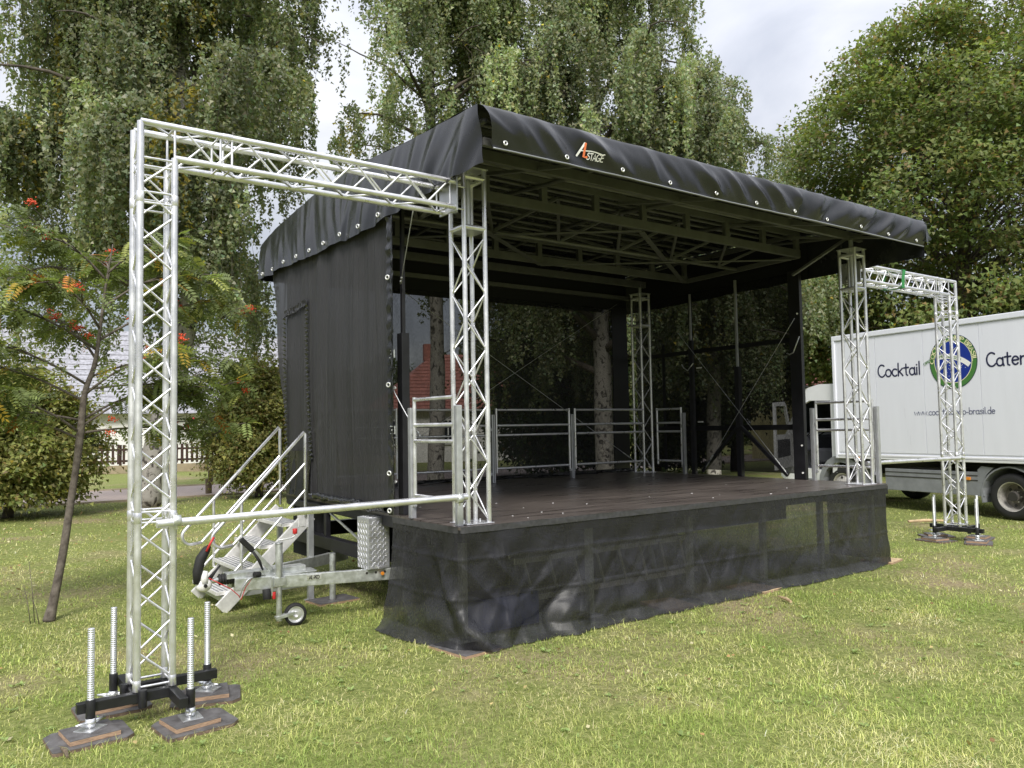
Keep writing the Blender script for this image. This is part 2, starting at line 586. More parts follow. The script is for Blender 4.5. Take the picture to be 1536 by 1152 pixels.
def lathe_geo(profile, n=24, axis='Z'):
    """profile: list of (r, h)"""
    v, f = [], []
    for r_, h in profile:
        for k in range(n):
            th = 2 * math.pi * k / n
            c, s = r_ * math.cos(th), r_ * math.sin(th)
            v.append((c, s, h) if axis == 'Z' else (c, h, s))
    for i in range(len(profile) - 1):
        for k in range(n):
            k2 = (k + 1) % n
            q = (i * n + k, i * n + k2, (i + 1) * n + k2, (i + 1) * n + k)
            f.append(q if axis == 'Z' else q[::-1])
    return v, f

def torus_geo(c, nrm, R_, r_, n=14, k=6):
    c, nrm = V(c), V(nrm).normalized()
    a = nrm.orthogonal().normalized()
    b = nrm.cross(a)
    v, f = [], []
    for i in range(n):
        th = 2 * math.pi * i / n
        d = a * math.cos(th) + b * math.sin(th)
        for j in range(k):
            ph = 2 * math.pi * j / k
            v.append(c + d * (R_ + r_ * math.cos(ph)) + nrm * (r_ * math.sin(ph)))
    for i in range(n):
        for j in range(k):
            f.append((i * k + j, ((i + 1) % n) * k + j, ((i + 1) % n) * k + (j + 1) % k, i * k + (j + 1) % k))
    return v, f

def nz3(x, y, z): return noise.noise(V((x, y, z)))

# ---- quads mesh from numpy (leaves, blades)
def quads_object(name, P, m, colour, parent=None, kind=None):
    """P: (N,k,3) array, or a list of such arrays with matching colours (N,3)"""
    Ps = P if isinstance(P, list) else [P]
    Cs_ = colour if isinstance(colour, list) else [colour]
    co = np.concatenate([p.reshape(-1, 3) for p in Ps])
    c = co.mean(0)
    tot = np.concatenate([np.full(len(p), p.shape[1], dtype=np.int32) for p in Ps])
    cc = np.ones((len(co), 4), np.float32)
    cc[:, :3] = np.concatenate([np.repeat(q, p.shape[1], axis=0) for p, q in zip(Ps, Cs_)])
    me = bpy.data.meshes.new(name)
    me.vertices.add(len(co))
    me.vertices.foreach_set("co", (co - c).astype(np.float32).ravel())
    me.loops.add(len(co))
    me.loops.foreach_set("vertex_index", np.arange(len(co), dtype=np.int32))
    me.polygons.add(len(tot))
    me.polygons.foreach_set("loop_start", (np.cumsum(tot) - tot).astype(np.int32))
    me.polygons.foreach_set("loop_total", tot)
    me.materials.append(M[m])
    at = me.attributes.new("leaf_colour", 'FLOAT_COLOR', 'POINT')
    at.data.foreach_set("color", cc.ravel())
    me.update(calc_edges=True)
    o = bpy.data.objects.new(name, me)
    attach(o, parent, Matrix.Translation(V(c.tolist())))
    if kind: o["kind"] = kind
    return o

def unit(a):
    return a / np.maximum(1e-9, np.linalg.norm(a, axis=-1, keepdims=True))

def leaf_quads(pos, d, nrm, ln, wd):
    """diamond leaves: pos base (N,3), d direction, nrm rough normal"""
    d = unit(d)
    s = unit(np.cross(d, nrm))
    n = np.cross(s, d)
    ln, wd = ln[:, None], wd[:, None]
    a = pos
    b = pos + d * ln * 0.45 + s * wd * 0.5 + n * wd * 0.10
    c = pos + d * ln
    e = pos + d * ln * 0.45 - s * wd * 0.5 + n * wd * 0.10
    return np.stack([a, b, c, e], 1)

def leaf_tris(pos, d, nrm, ln, wd):
    d = unit(d)
    s = unit(np.cross(d, nrm))
    ln, wd = ln[:, None], wd[:, None]
    return np.stack([pos + s * wd * 0.55, pos + d * ln, pos - s * wd * 0.55 + d * ln * 0.12], 1)

# ================================================================= SETTING
gm = bpy.data.meshes.new("ground")
S = 450
gm.from_pydata([(-S, -S, 0), (S, -S, 0), (S, S, 0), (-S, S, 0)], [], [(0, 1, 2, 3)])
gm.materials.append(M['ground'])
ground = bpy.data.objects.new("ground", gm)
attach(ground, None, Matrix.Identity(4))
ground["kind"] = "structure"

pv, pf = grid_geo(lambda u, v: (-60 + 150 * u, 16.7 + 4.6 * v + 0.10 * math.sin(u * 9) + 0.02 * (-60 + 150 * u), 0.006), 40, 2)
path = mobj("path", pv, pf, 'paver')
path["kind"] = "structure"
# kerb of the path, a low edging
ev, ef = merge(*[pipe_geo([(-60 + 150 * i / 40, 16.66 + (0 if e == 0 else 4.68) + 0.10 * math.sin(i / 40 * 9) + 0.02 * (-60 + 150 * i / 40), 0.0) for i in range(41)], 0.05, 6) for e in (0, 1)])
kerb = mobj("kerb", ev, ef, 'plinth')
kerb["kind"] = "structure"

# ================================================================= TRUSS
S_ = 0.1912      # chord spacing, centre to centre
RC = 0.020       # chord radius
RB = 0.0072      # brace radius

def truss(parent, o, u, a, b, lens, period, first=0.02, last=0.02, rb=RB, rc=RC, phase=0, m='alu', rungs=()):
    """square lattice girder. o origin, u length direction, a/b cross directions.
    lens: length of the chords (0,0),(1,0),(0,1),(1,1), each (start,end)"""
    o, u, a, b = V(o), V(u), V(a), V(b)
    cs = [(0, 0), (1, 0), (1, 1), (0, 1)]
    P = {}
    for c in cs:
        st, en = lens[c]
        base = o + (a * c[0] + b * c[1]) * S_
        tube("chord", base + u * st, base + u * en, rc, m, parent, n=18)
        P[c] = base
    for i in range(4):
        c0, c1 = cs[i], cs[(i + 1) % 4]
        st = max(lens[c0][0], lens[c1][0]) + first
        en = min(lens[c0][1], lens[c1][1]) - last
        n = max(2, round((en - st) / (period / 2)))
        stp = (en - st) / n
        for k in range(n):
            flip = (k + i + phase) % 2
            p, q = (P[c0], P[c1]) if flip else (P[c1], P[c0])
            dv = (P[c1] - P[c0]).normalized() * rc * 0.6
            if not flip: dv = -dv
            tube("brace", p + u * (st + k * stp + 0.012) + dv, q + u * (st + (k + 1) * stp - 0.012) - dv, rb, m, parent, n=8)
        for z_ in rungs:
            tube("rung", P[c0] + u * z_, P[c1] + u * z_, rb, m, parent, n=8)
    return P

_jack = {}
def thread_mesh():
    if 'm' in _jack: return _jack['m']
    prof = [(0.0, 0.0)]
    n = 44
    H_ = 0.545
    for i in range(n):
        z0 = H_ * i / n
        dz = H_ / n
        prof += [(0.0160, z0), (0.0186, z0 + dz * 0.3), (0.0186, z0 + dz * 0.7), (0.0160, z0 + dz)]
    prof += [(0.0, H_)]
    v, f = lathe_geo(prof, 14)
    me = bpy.data.meshes.new("threaded_spindle")
    me.from_pydata(v, [], f)
    me.materials.append(M['galv_thread'])
    me.polygons.foreach_set("use_smooth", [True] * len(me.polygons))
    _jack['m'] = me
    # wing nut
    g = []
    g.append(lathe_geo([(0.0, -0.022), (0.027, -0.022), (0.029, 0.0), (0.025, 0.022), (0.0, 0.022)], 14))
    for s in (-1, 1):
        pts = [(0.02 * s, 0, 0), (0.05 * s, 0, 0.003), (0.088 * s, 0, 0.006)]
        g.append(pipe_geo(pts, [0.013, 0.010, 0.006], 8))
    v, f = merge(*g)
    me2 = bpy.data.meshes.new("wing_nut")
    me2.from_pydata([V(p) for p in v], [], f)
    me2.materials.append(M['galv_thread'])
    me2.polygons.foreach_set("use_smooth", [True] * len(me2.polygons))
    _jack['n'] = me2
    return me

def jack(parent, x, y, z0, top, sleeve, rotz):
    """screw jack: spindle with wing nut and foot plate; z0 = plate underside"""
    me = thread_mesh()
    o = bpy.data.objects.new("jack_spindle", me)
    attach(o, parent, Matrix.Translation((x, y, z0 + 0.006)) @ Matrix.Diagonal((1, 1, (top - z0 - 0.006) / 0.545, 1)))
    nut = bpy.data.objects.new("wing_nut", _jack['n'])
    attach(nut, o, Matrix.Translation((x, y, sleeve[0] - 0.024)) @ Matrix.Rotation(rotz, 4, 'Z'))
    box("foot_plate", (x, y, z0 + 0.003), (0.13, 0.11, 0.006), 'galv_thread', o, rotz=rotz + 0.25, bev=0.002)
    tube("sleeve", (x, y, sleeve[0]), (x, y, sleeve[1]), 0.0245, 'black', parent, n=16)
    return o

def board(name, x, y, rotz, sx_, sy, z0, th, label, group, cut=0.0, top='ply_top', core='ply_edge'):
    """plywood board: body with raw edge, dark film face laid on top"""
    root = thing(name, label, "board", (x, y, z0), group)
    c, s = math.cos(rotz), math.sin(rotz)
    hx, hy = sx_ / 2, sy / 2
    ol = [(-hx, -hy + cut * 0.3), (-hx + cut * 0.4, -hy), (hx - cut, -hy), (hx, -hy + cut), (hx, hy - cut * 0.6), (hx - cut * 0.8, hy), (-hx + cut, hy), (-hx, hy - cut)] if cut > 0 else [(-hx, -hy), (hx, -hy), (hx, hy), (-hx, hy)]
    pts = [(x + c * p[0] - s * p[1], y + s * p[0] + c * p[1], z0) for p in ol]
    v, f = prism_geo(pts, (0, 0, th - 0.003))
    mobj("core", v, f, core, root)
    pts2 = [(x + (c * p[0] - s * p[1]) * 0.995, y + (s * p[0] + c * p[1]) * 0.995, z0 + th - 0.003) for p in ol]
    v, f = prism_geo([(x + (p[0] - x), y + (p[1] - y), p[2]) for p in pts2], (0, 0, 0.003))
    mobj("face", v, f, top, root)
    PADS.append((x, y, rotz, hx + 0.01, hy + 0.01))
    return root
PADS = []

def goalpost(label, base, ztop, zbase, side, beam_end, bar_z, mirror, jz):
    """tower with a cross beam. side=+1: beam goes to +X from the tower, -1: to -X"""
    bx, by = base
    root = thing("truss_goalpost", label, "truss", (bx + S_ / 2, by + S_ / 2, 0), "truss goalposts beside the stage")
    tw = part("tower", root, (bx, by, zbase))
    hi, lo = ztop - zbase, ztop - S_ - zbase
    outer = 0 if side > 0 else 1
    lens = {c: (0, hi if c[0] == outer else lo) for c in [(0, 0), (1, 0), (1, 1), (0, 1)]}
    nb = 0.46                       # corner block
    truss(tw, (bx, by, zbase), (0, 0, 1), (1, 0, 0), (0, 1, 0), lens, 0.345, first=0.05, last=0.02,
          rungs=(0.02, 0.945, 1.005, hi - nb - 0.02, hi - nb + 0.045, hi - S_ - 0.07, hi - S_ - 0.02))
    for c in [(0, 0), (1, 0), (1, 1), (0, 1)]:
        for z_ in (0.03, 0.975, hi - nb + 0.01):
            zz = zbase + z_
            tube("coupler", (bx + c[0] * S_, by + c[1] * S_, zz - 0.03), (bx + c[0] * S_, by + c[1] * S_, zz + 0.03), RC + 0.002, 'alu', tw, n=16)
    # cross beam
    bm_ = part("cross_beam", root, (bx, by, ztop))
    x_out = bx if side > 0 else bx + S_
    L_ = abs(beam_end - x_out)
    o = (x_out, by, ztop - S_)
    lens = {(0, 0): (S_, L_), (1, 0): (S_, L_), (1, 1): (0, L_), (0, 1): (0, L_)}
    # cross directions: a = Y, b = Z
    truss(bm_, o, (side, 0, 0), (0, 1, 0), (0, 0, 1), lens, 0.36 if side > 0 else 0.30, first=0.05, last=0.05,
          rungs=(S_ + 0.0, 0.46, 0.53, L_ - 0.04))
    for c in [(0, 0), (1, 0), (1, 1), (0, 1)]:
        xx = x_out + side * 0.50
        tube("coupler", (xx - 0.03, by + c[0] * S_, ztop - S_ + c[1] * S_), (xx + 0.03, by + c[0] * S_, ztop - S_ + c[1] * S_), RC + 0.002, 'alu', bm_, n=16)
    box("end_plate", (beam_end + side * 0.006, by + S_ / 2, ztop - S_ / 2), (0.012, S_ + 0.06, S_ + 0.06), 'alu_dull', bm_, bev=0.003)
    for zz in (ztop - 0.01, ztop - S_ + 0.01):
        tube("clamp", (beam_end + side * 0.05, by + 0.10, zz - 0.022), (beam_end + side * 0.05, by + 0.10, zz + 0.022), 0.034, 'galv', bm_, n=12)
        tube("clamp_bolt", (beam_end + side * 0.01, by + 0.055, zz), (beam_end + side * 0.12, by + 0.055, zz), 0.007, 'galv_thread', bm_, n=8)
    # lower tie bar
    xi = bx + S_ if side > 0 else bx
    tb = tube("tie_bar", (xi - side * 0.10, by - 0.045, bar_z - 0.01), (beam_end + side * 0.05, by - 0.03, bar_z + 0.01), 0.024, 'alu', root, n=18)
    for xx in (xi + side * 0.01, beam_end - side * 0.02):
        tube("half_coupler", (xx - 0.022, by - 0.042, bar_z), (xx + 0.022, by - 0.042, bar_z), 0.033, 'galv', tb, n=12)
        tube("bolt", (xx, by - 0.042, bar_z - 0.05), (xx, by - 0.042, bar_z + 0.045), 0.006, 'galv_thread', tb, n=8)
    # base frame : four bars in a pinwheel
    cx, cy = bx + S_ / 2, by + S_ / 2
    fr = part("base_frame", root, (cx, cy, zbase))
    h = S_ / 2
    zc = zbase - 0.032
    k = -1 if mirror else 1
    arms = [((-0.40, -h), (h + 0.02, -h)), ((h, -0.36), (h, h + 0.02)), ((0.40, h), (-h - 0.02, h)), ((-h, 0.36), (-h, -h - 0.02))]
    jk = [(-0.335, -0.135), (0.147, -0.295), (0.36, 0.150), (-0.145, 0.31)]
    if mirror:
        arms = [((p[1], p[0]), (q[1], q[0])) for p, q in arms]
        jk = [(q, p) for p, q in jk]
    for i, (p, q) in enumerate(arms):
        dz = 0.0 if i % 2 == 0 else -0.0045
        beam("base_bar", (cx + p[0], cy + p[1], zc + dz), (cx + q[0], cy + q[1], zc + dz), 0.048, 0.056, 'black', fr, bev=0.004)
        mx_ = (0.62 * p[0] + 0.38 * q[0], 0.62 * p[1] + 0.38 * q[1])
        nx, ny = (0, -0.038) if abs(p[0] - q[0]) > 0.1 else (-0.038, 0)
        if i in (0, 3): tube("spare_sleeve", (cx + mx_[0] * .35 + nx, cy + mx_[1] + ny, zc - 0.05), (cx + mx_[0] * .35 + nx, cy + mx_[1] + ny, zc + 0.045), 0.0235, 'black', fr, n=16) if i == 0 else tube("spare_sleeve", (cx + mx_[0] + nx, cy + mx_[1] * .3 + ny, zc - 0.05), (cx + mx_[0] + nx, cy + mx_[1] * .3 + ny, zc + 0.045), 0.0235, 'black', fr, n=16)
    pos = []
    for i, (jx, jy) in enumerate(jk):
        # jack stands just beside the end of its bar
        px_, py_ = cx + jx, cy + jy
        jack(fr, px_, py_, jz, jz + 0.54 + 0.012 * (i % 2), (zc - 0.05, zc + 0.048), 0.5 + i * 0.8)
        pos.append((px_, py_))
    return root, pos

ZD = 0.912     # deck height
left_post, jl = goalpost("tall aluminium truss goalpost in the left foreground, nearest the camera",
                         (-2.342, -0.147), 3.482, 0.187, 1, -0.175, 1.135, False, 0.046)
right_post, jr = goalpost("aluminium truss goalpost with green strap, at the right in front of the white truck",
                          (8.018, 0.20), 3.555, 0.196, -1, 5.80, 1.135, True, 0.046)
names_l = ["front left jack", "jack nearest the camera on the right", "jack at the back right", "jack at the back left"]
lab_l = ["under the front left jack of the near goalpost", "under the front right jack of the near goalpost",
         "under the rear right jack of the near goalpost", "under the rear left jack of the near goalpost"]
lab_r = ["under the left jack of the far goalpost", "under the front jack of the far goalpost",
         "under the right jack of the far goalpost", "under the back jack of the far goalpost"]
rots = [0.05, 0.10, -0.30, 0.02]
for i, (x, y) in enumerate(jl):
    board("base_board", x - 0.01 + 0.03 * (i == 1), y - 0.02, rots[i], 0.40, 0.33, 0.0, 0.020, "large dark plywood board " + lab_l[i], "base boards under the jacks", cut=0.045, core='ply_dark')
    board("spacer_board", x - 0.005, y - 0.012, rots[i] + 0.06, 0.25, 0.235, 0.021, 0.025, "small thick brown edged plywood spacer " + lab_l[i], "spacer boards under the jacks")
for i, (x, y) in enumerate(jr):
    board("base_board", x, y - 0.01, 0.4 + i, 0.42, 0.33, 0.0, 0.020, "large grey plywood board on grass " + lab_r[i], "base boards under the jacks", cut=0.04, core='ply_dark')
    board("spacer_board", x, y, 0.3 + i, 0.25, 0.235, 0.021, 0.025, "small brown plywood spacer board " + lab_r[i], "spacer boards under the jacks")

# green strap wrapped over the right beam
sv = []
zt = 3.555
xs, y0s, y1s = 6.78, 0.20 - 0.028, 0.20 + S_ + 0.028
loop = [(xs, y0s, zt - S_ - 0.024), (xs - 0.015, y0s - 0.004, zt - 0.09), (xs + 0.02, y0s, zt + 0.022), (xs + 0.03, (y0s + y1s) / 2, zt + 0.03), (xs + 0.02, y1s, zt + 0.022), (xs - 0.03, y1s + 0.004, zt - 0.1), (xs - 0.05, y1s, zt - S_ - 0.024), (xs - 0.04, (y0s + y1s) / 2, zt - S_ - 0.034), (xs, y0s, zt - S_ - 0.024)]
v, f = [], []
for i, p in enumerate(loop):
    lean = 0.10 * (p[2] - zt + 0.1)
    for dx in (-0.034, 0.034):
        for dn in (0, 0.004):
            v.append((p[0] + dx + lean, p[1] + dn * (-1 if p[1] < (y0s + y1s) / 2 else 1), p[2] + dn))
for i in range(len(loop) - 1):
    a_, b_ = i * 4, (i + 1) * 4
    f += [(a_, b_, b_ + 2, a_ + 2), (a_ + 1, a_ + 3, b_ + 3, b_ + 1), (a_, a_ + 1, b_ + 1, b_), (a_ + 2, b_ + 2, b_ + 3, a_ + 3)]
st = mobj("lashing_strap", v, f, 'strap')
tag(st, "green webbing strap wrapped around the beam of the far goalpost", "strap")

# ================================================================= STAGE
stage = thing("mobile_stage", "black covered mobile trailer stage with open front and truss corner columns", "stage", (2.8, 2.0, 0))
SH = 0.069
def shx(x, y): return x + SH * y

# deck: frame and film plywood panels
XL, XR, YF, YB = -0.13, 5.76, -0.08, 4.25
deck = box("deck_frame", (0, 0, 0), (0.01, 0.01, 0.01), 'black_frame', stage) if False else None
dv, df = prism_geo([(XL, YF + .004, ZD - 0.115), (XR, YF + .004, ZD - 0.115), (shx(XR, YB), YB, ZD - 0.115), (shx(XL, YB), YB, ZD - 0.115)], (0, 0, 0.093))
deck = mobj("deck", dv, df, 'black_frame', stage)
nx_, ny_ = 6, 4
for i in range(nx_):
    for j in range(ny_):
        y0, y1 = YF + (YB - YF) * j / ny_, YF + (YB - YF) * (j + 1) / ny_
        g_ = 0.0022
        def cx_(k, y): return shx(XL + (XR - XL) * k / nx_, y)
        dz = random.uniform(-0.0012, 0.0012)
        q = [(cx_(i, y0) + g_, y0 + g_, ZD - 0.0215), (cx_(i + 1, y0) - g_, y0 + g_, ZD - 0.0215), (cx_(i + 1, y1) - g_, y1 - g_, ZD - 0.0215), (cx_(i, y1) + g_, y1 - g_, ZD - 0.0215)]
        v, f = prism_geo(q, (0, 0, 0.0215 + dz))
        mobj("deck_panel", v, f, 'deck', deck)
# scraps and screws on the deck
for k in range(46):
    x, y = random.uniform(0.3, 5.4), random.uniform(0.0, 1.6) ** 1.2
    s = random.uniform(0.004, 0.011)
    box("paint_chip", (x, y, ZD + 0.003), (s * 2, s, 0.003), 'print_white', deck, rotz=random.uniform(0, 3), bev=0) if k % 3 == 0 else None

# corner columns
def column(x, y, ztop):
    c = part("corner_column", stage, (x, y, ZD))
    lat = 3.20 - ZD
    lens = {k: (0, ztop - ZD) for k in [(0, 0), (1, 0), (1, 1), (0, 1)]}
    o = V((x, y, ZD))
    cs = [(0, 0), (1, 0), (1, 1), (0, 1)]
    for k in cs:
        b_ = o + V((k[0] * S_, k[1] * S_, 0))
        tube("chord", b_, b_ + V((0, 0, ztop - ZD)), 0.0185, 'alu', c, n=18)
    for i in range(4):
        a0, a1 = cs[i], cs[(i + 1) % 4]
        p0 = o + V((a0[0] * S_, a0[1] * S_, 0))
        p1 = o + V((a1[0] * S_, a1[1] * S_, 0))
        n = 10
        stp = (lat - 0.10) / n
        d_ = (p1 - p0).normalized() * 0.012
        for k in range(n):
            fl = (k + i) % 2
            a_, b_ = (p0 + d_, p1 - d_) if fl else (p1 - d_, p0 + d_)
            tube("brace", a_ + V((0, 0, 0.03 + k * stp + 0.01)), b_ + V((0, 0, 0.03 + (k + 1) * stp - 0.01)), 0.0066, 'alu', c, n=8)
        for z_, r_ in ((lat, 0.019), (ztop - ZD - 0.07, 0.019)):
            tube("ring_bar", p0 + V((0, 0, z_)), p1 + V((0, 0, z_)), r_, 'alu', c, n=14)
    box("base_plate", (x + S_ / 2, y + S_ / 2, ZD + 0.006), (S_ + 0.06, S_ + 0.06, 0.008), 'alu', c, bev=0.003)
    box("guide_plate", (x + S_ / 2, y + S_ / 2, 3.185), (S_ + 0.02, S_ + 0.02, 0.012), 'alu_dull', c)
    box("head_plate", (x + S_ / 2, y + S_ / 2, ztop + 0.005), (S_ + 0.05, S_ + 0.05, 0.01), 'alu_dull', c)
    tube("mast", (x + S_ / 2, y + S_ / 2, 3.19), (x + S_ / 2, y + S_ / 2, ztop + 0.16), 0.026, 'alu_dull', c, n=16)
    for dx, dy in ((-.12, .1), (.12, -.1)):
        pass
    for sx2 in (-1, 1):
        tube("anchor_bolt", (x + S_ / 2 + sx2 * 0.075, y + S_ / 2, ZD + 0.008), (x + S_ / 2 + sx2 * 0.075, y + S_ / 2, ZD + 0.03), 0.008, 'galv_thread', c, n=6)
    return c
column(0.0, 0.0, 3.665)
column(5.397, 0.005, 3.665)
column(5.655, 3.76, 3.70)
column(0.27, 3.76, 3.70)

# ---- roof
def roof_z(y):
    pts = [(-0.62, 3.915), (0.0, 3.965), (0.75, 4.03), (1.65, 4.135), (3.0, 4.18), (4.4, 4.135), (5.1, 4.06)]
    for (a, za), (b, zb) in zip(pts, pts[1:]):
        if y <= b:
            t = (y - a) / (b - a)
            return za + (zb - za) * t
    return pts[-1][1]
RXL, RXR = -0.20, 5.80
RYF, RYB = -0.60, 5.05
def top_pt(u, v):
    y = RYF + (RYB - RYF) * v
    x = shx(RXL + (RXR - RXL) * u, y)
    z = roof_z(y) + 0.012 * nz3(x * 1.3, y * 1.3, 2) + 0.006 * nz3(x * 4, y * 5, 7)
    # rounded edge over the front rail
    if v < 0.03: z -= 0.02 * (1 - v / 0.03)
    return (x, y, z)
geos = [grid_geo(top_pt, 90, 46)]
def front_pt(u, v):
    """front valance: v 0 top, 1 bottom; slanted folds"""
    xl = RXL + SH * RYF + (0.10 * v ** 0.7)
    xr = RXR + SH * RYF
    x = xl + (xr - xl) * u
    ztop = roof_z(RYF) - 0.02
    zb = 3.612 + 0.004 * math.sin(x * 2)
    prof = [(0, 0), (0.12, 0.035), (0.3, 0.042), (1, 0.0)]
    bul = 0.032 * math.sin(math.pi * min(1, v * 1.05)) ** 0.7 * (1 - v * 0.55)
    z = ztop + (zb - ztop) * v
    s_ = x * 1.0 - v * 0.55 * (0.55 if x < 3.4 else -0.35 - 0.2 * min(1, x - 3.4))
    w = (0.7 - 2.2 * abs(nz3(s_ * 2.3, v * 0.3, 1.7))) + nz3(s_ * 6.3, v * 0.9, 5.2) * 0.45 + (0.35 - 1.1 * abs(nz3(s_ * 4.1 + v * .3, v * .5, 15.7))) * (0.3 + v)
    amp = 0.046 * math.sin(math.pi * (0.12 + 0.83 * v)) ** 1.1
    e = 0.35 + 0.65 * min(1, max(0.0, (x + 0.2) / 0.4))
    y = RYF - 0.012 - bul - w * amp
    return (x, y, z)
geos.append(grid_geo(front_pt, 300, 22))
def left_pt(u, v):
    """left flap hanging from the roof edge"""
    y = RYF + 0.0 + (RYB - RYF) * u
    zt_ = roof_z(y) - 0.005
    zb = 3.455 + 0.06 * max(0, (0.2 - u)) * 5 * 0.1 + 0.15 * max(0, (u - 0.45)) / 0.55 + 0.005 * math.sin(u * 55) + 0.035 * nz3(u * 7, 0, 2)
    if u < 0.04: zb += 0.04 * (1 - u / 0.04)
    z = zt_ + (zb - zt_) * v
    s_ = y - v * 0.25 * (1 if y < 2 else -0.5)
    w = (0.5 - 1.9 * abs(nz3(s_ * 2.6, v * 0.4, 9.1))) + nz3(s_ * 6.5, v, 3.3) * 0.5 + (0.3 - abs(nz3(s_ * 4.7, v * .7, 29.1)))
    amp = 0.050 * (0.15 + 0.85 * v) * (1.0 - 0.35 * v)
    x = shx(RXL, y) - 0.004 - 0.045 * math.sin(math.pi * min(1.0, v * 1.1) * 0.5) - w * amp
    # front end curls round the corner post
    if u < 0.05:
        k = 1 - u / 0.05
        x += 0.10 * k * k * v
        y += 0.02 * k
    return (x, y, z)
geos.append(grid_geo(left_pt, 170, 22))
def right_pt(u, v):
    y = RYF + (RYB - RYF) * u
    zt_ = roof_z(y) - 0.005
    zb = 3.50 + 0.02 * nz3(u * 9, 4, 2)
    z = zt_ + (zb - zt_) * v
    w = nz3(y * 2.8, v * 0.5, 19.1) * 0.8 + nz3(y * 6.5, v, 13.3) * 0.5
    x = shx(RXR, y) + 0.006 + 0.05 * math.sin(math.pi * v * 0.5) + w * 0.03 * v
    return (x, y, z)
geos.append(grid_geo(right_pt, 90, 10))
def back_pt(u, v):
    x = shx(RXL + (RXR - RXL) * u, RYB)
    zt_ = roof_z(RYB) - 0.004
    z = zt_ + (3.60 - zt_) * v
    return (x, RYB + 0.02 + 0.05 * math.sin(math.pi * v * .5) + 0.03 * v * nz3(x * 3, v, 1), z)
geos.append(grid_geo(back_pt, 80, 6))
# front right corner ear of the tarpaulin sticking out
ear = lambda u, v: (RXR + SH * RYF - 0.01 + 0.20 * u * (1 - 0.9 * abs(v - 0.42) ** 0.9 * 1.4 * u), RYF - 0.06 + 0.05 * u - 0.03 * v * u, 3.89 - 0.24 * v * (1 - 0.5 * u) - 0.13 * u)
geos.append(grid_geo(ear, 8, 8))
cv, cf = merge(*geos)
cover = mobj("roof_cover", cv, cf, 'vinyl', stage, smooth=True)
cover["label"] = "black vinyl roof tarpaulin with wrinkled valance"
# eyelets on the valance
for k in range(11):
    x = -0.05 + 0.563 * k
    u = (x - (RXL + SH * RYF + 0.09)) / (RXR - RXL - 0.09)
    p = front_pt(max(0.003, min(0.997, u)), 0.86)
    v, f = torus_geo((p[0], p[1] - 0.006, p[2]), (0, -1, 0.1), 0.0145, 0.0055)
    v2, f2 = lathe_geo([(0, 0), (0.015, 0)], 12, 'Y')
    mobj("eyelet", v, f, 'white_ring', cover, smooth=True)
    tube("eyelet_hole", (p[0], p[1] - 0.004, p[2]), (p[0], p[1] - 0.0065, p[2]), 0.0105, 'cloth_black', cover, n=12)
for k in range(9):
    u = 0.30 + k * 0.083
    p = left_pt(u, 0.90)
    v, f = torus_geo((p[0] - 0.008, p[1], p[2]), (-1, -0.3, 0), 0.017, 0.006)
    mobj("eyelet", v, f, 'white_ring', cover, smooth=True)
# light hem along the bottom of the valance
hv, hf = merge(pipe_geo([(front_pt(i / 160, 1.0)[0], front_pt(i / 160, 1.0)[1] - 0.004, front_pt(i / 160, 1.0)[2] - 0.004) for i in range(161)], 0.0065, 8))
mobj("hem_rail", hv, hf, 'rim', cover, smooth=True)

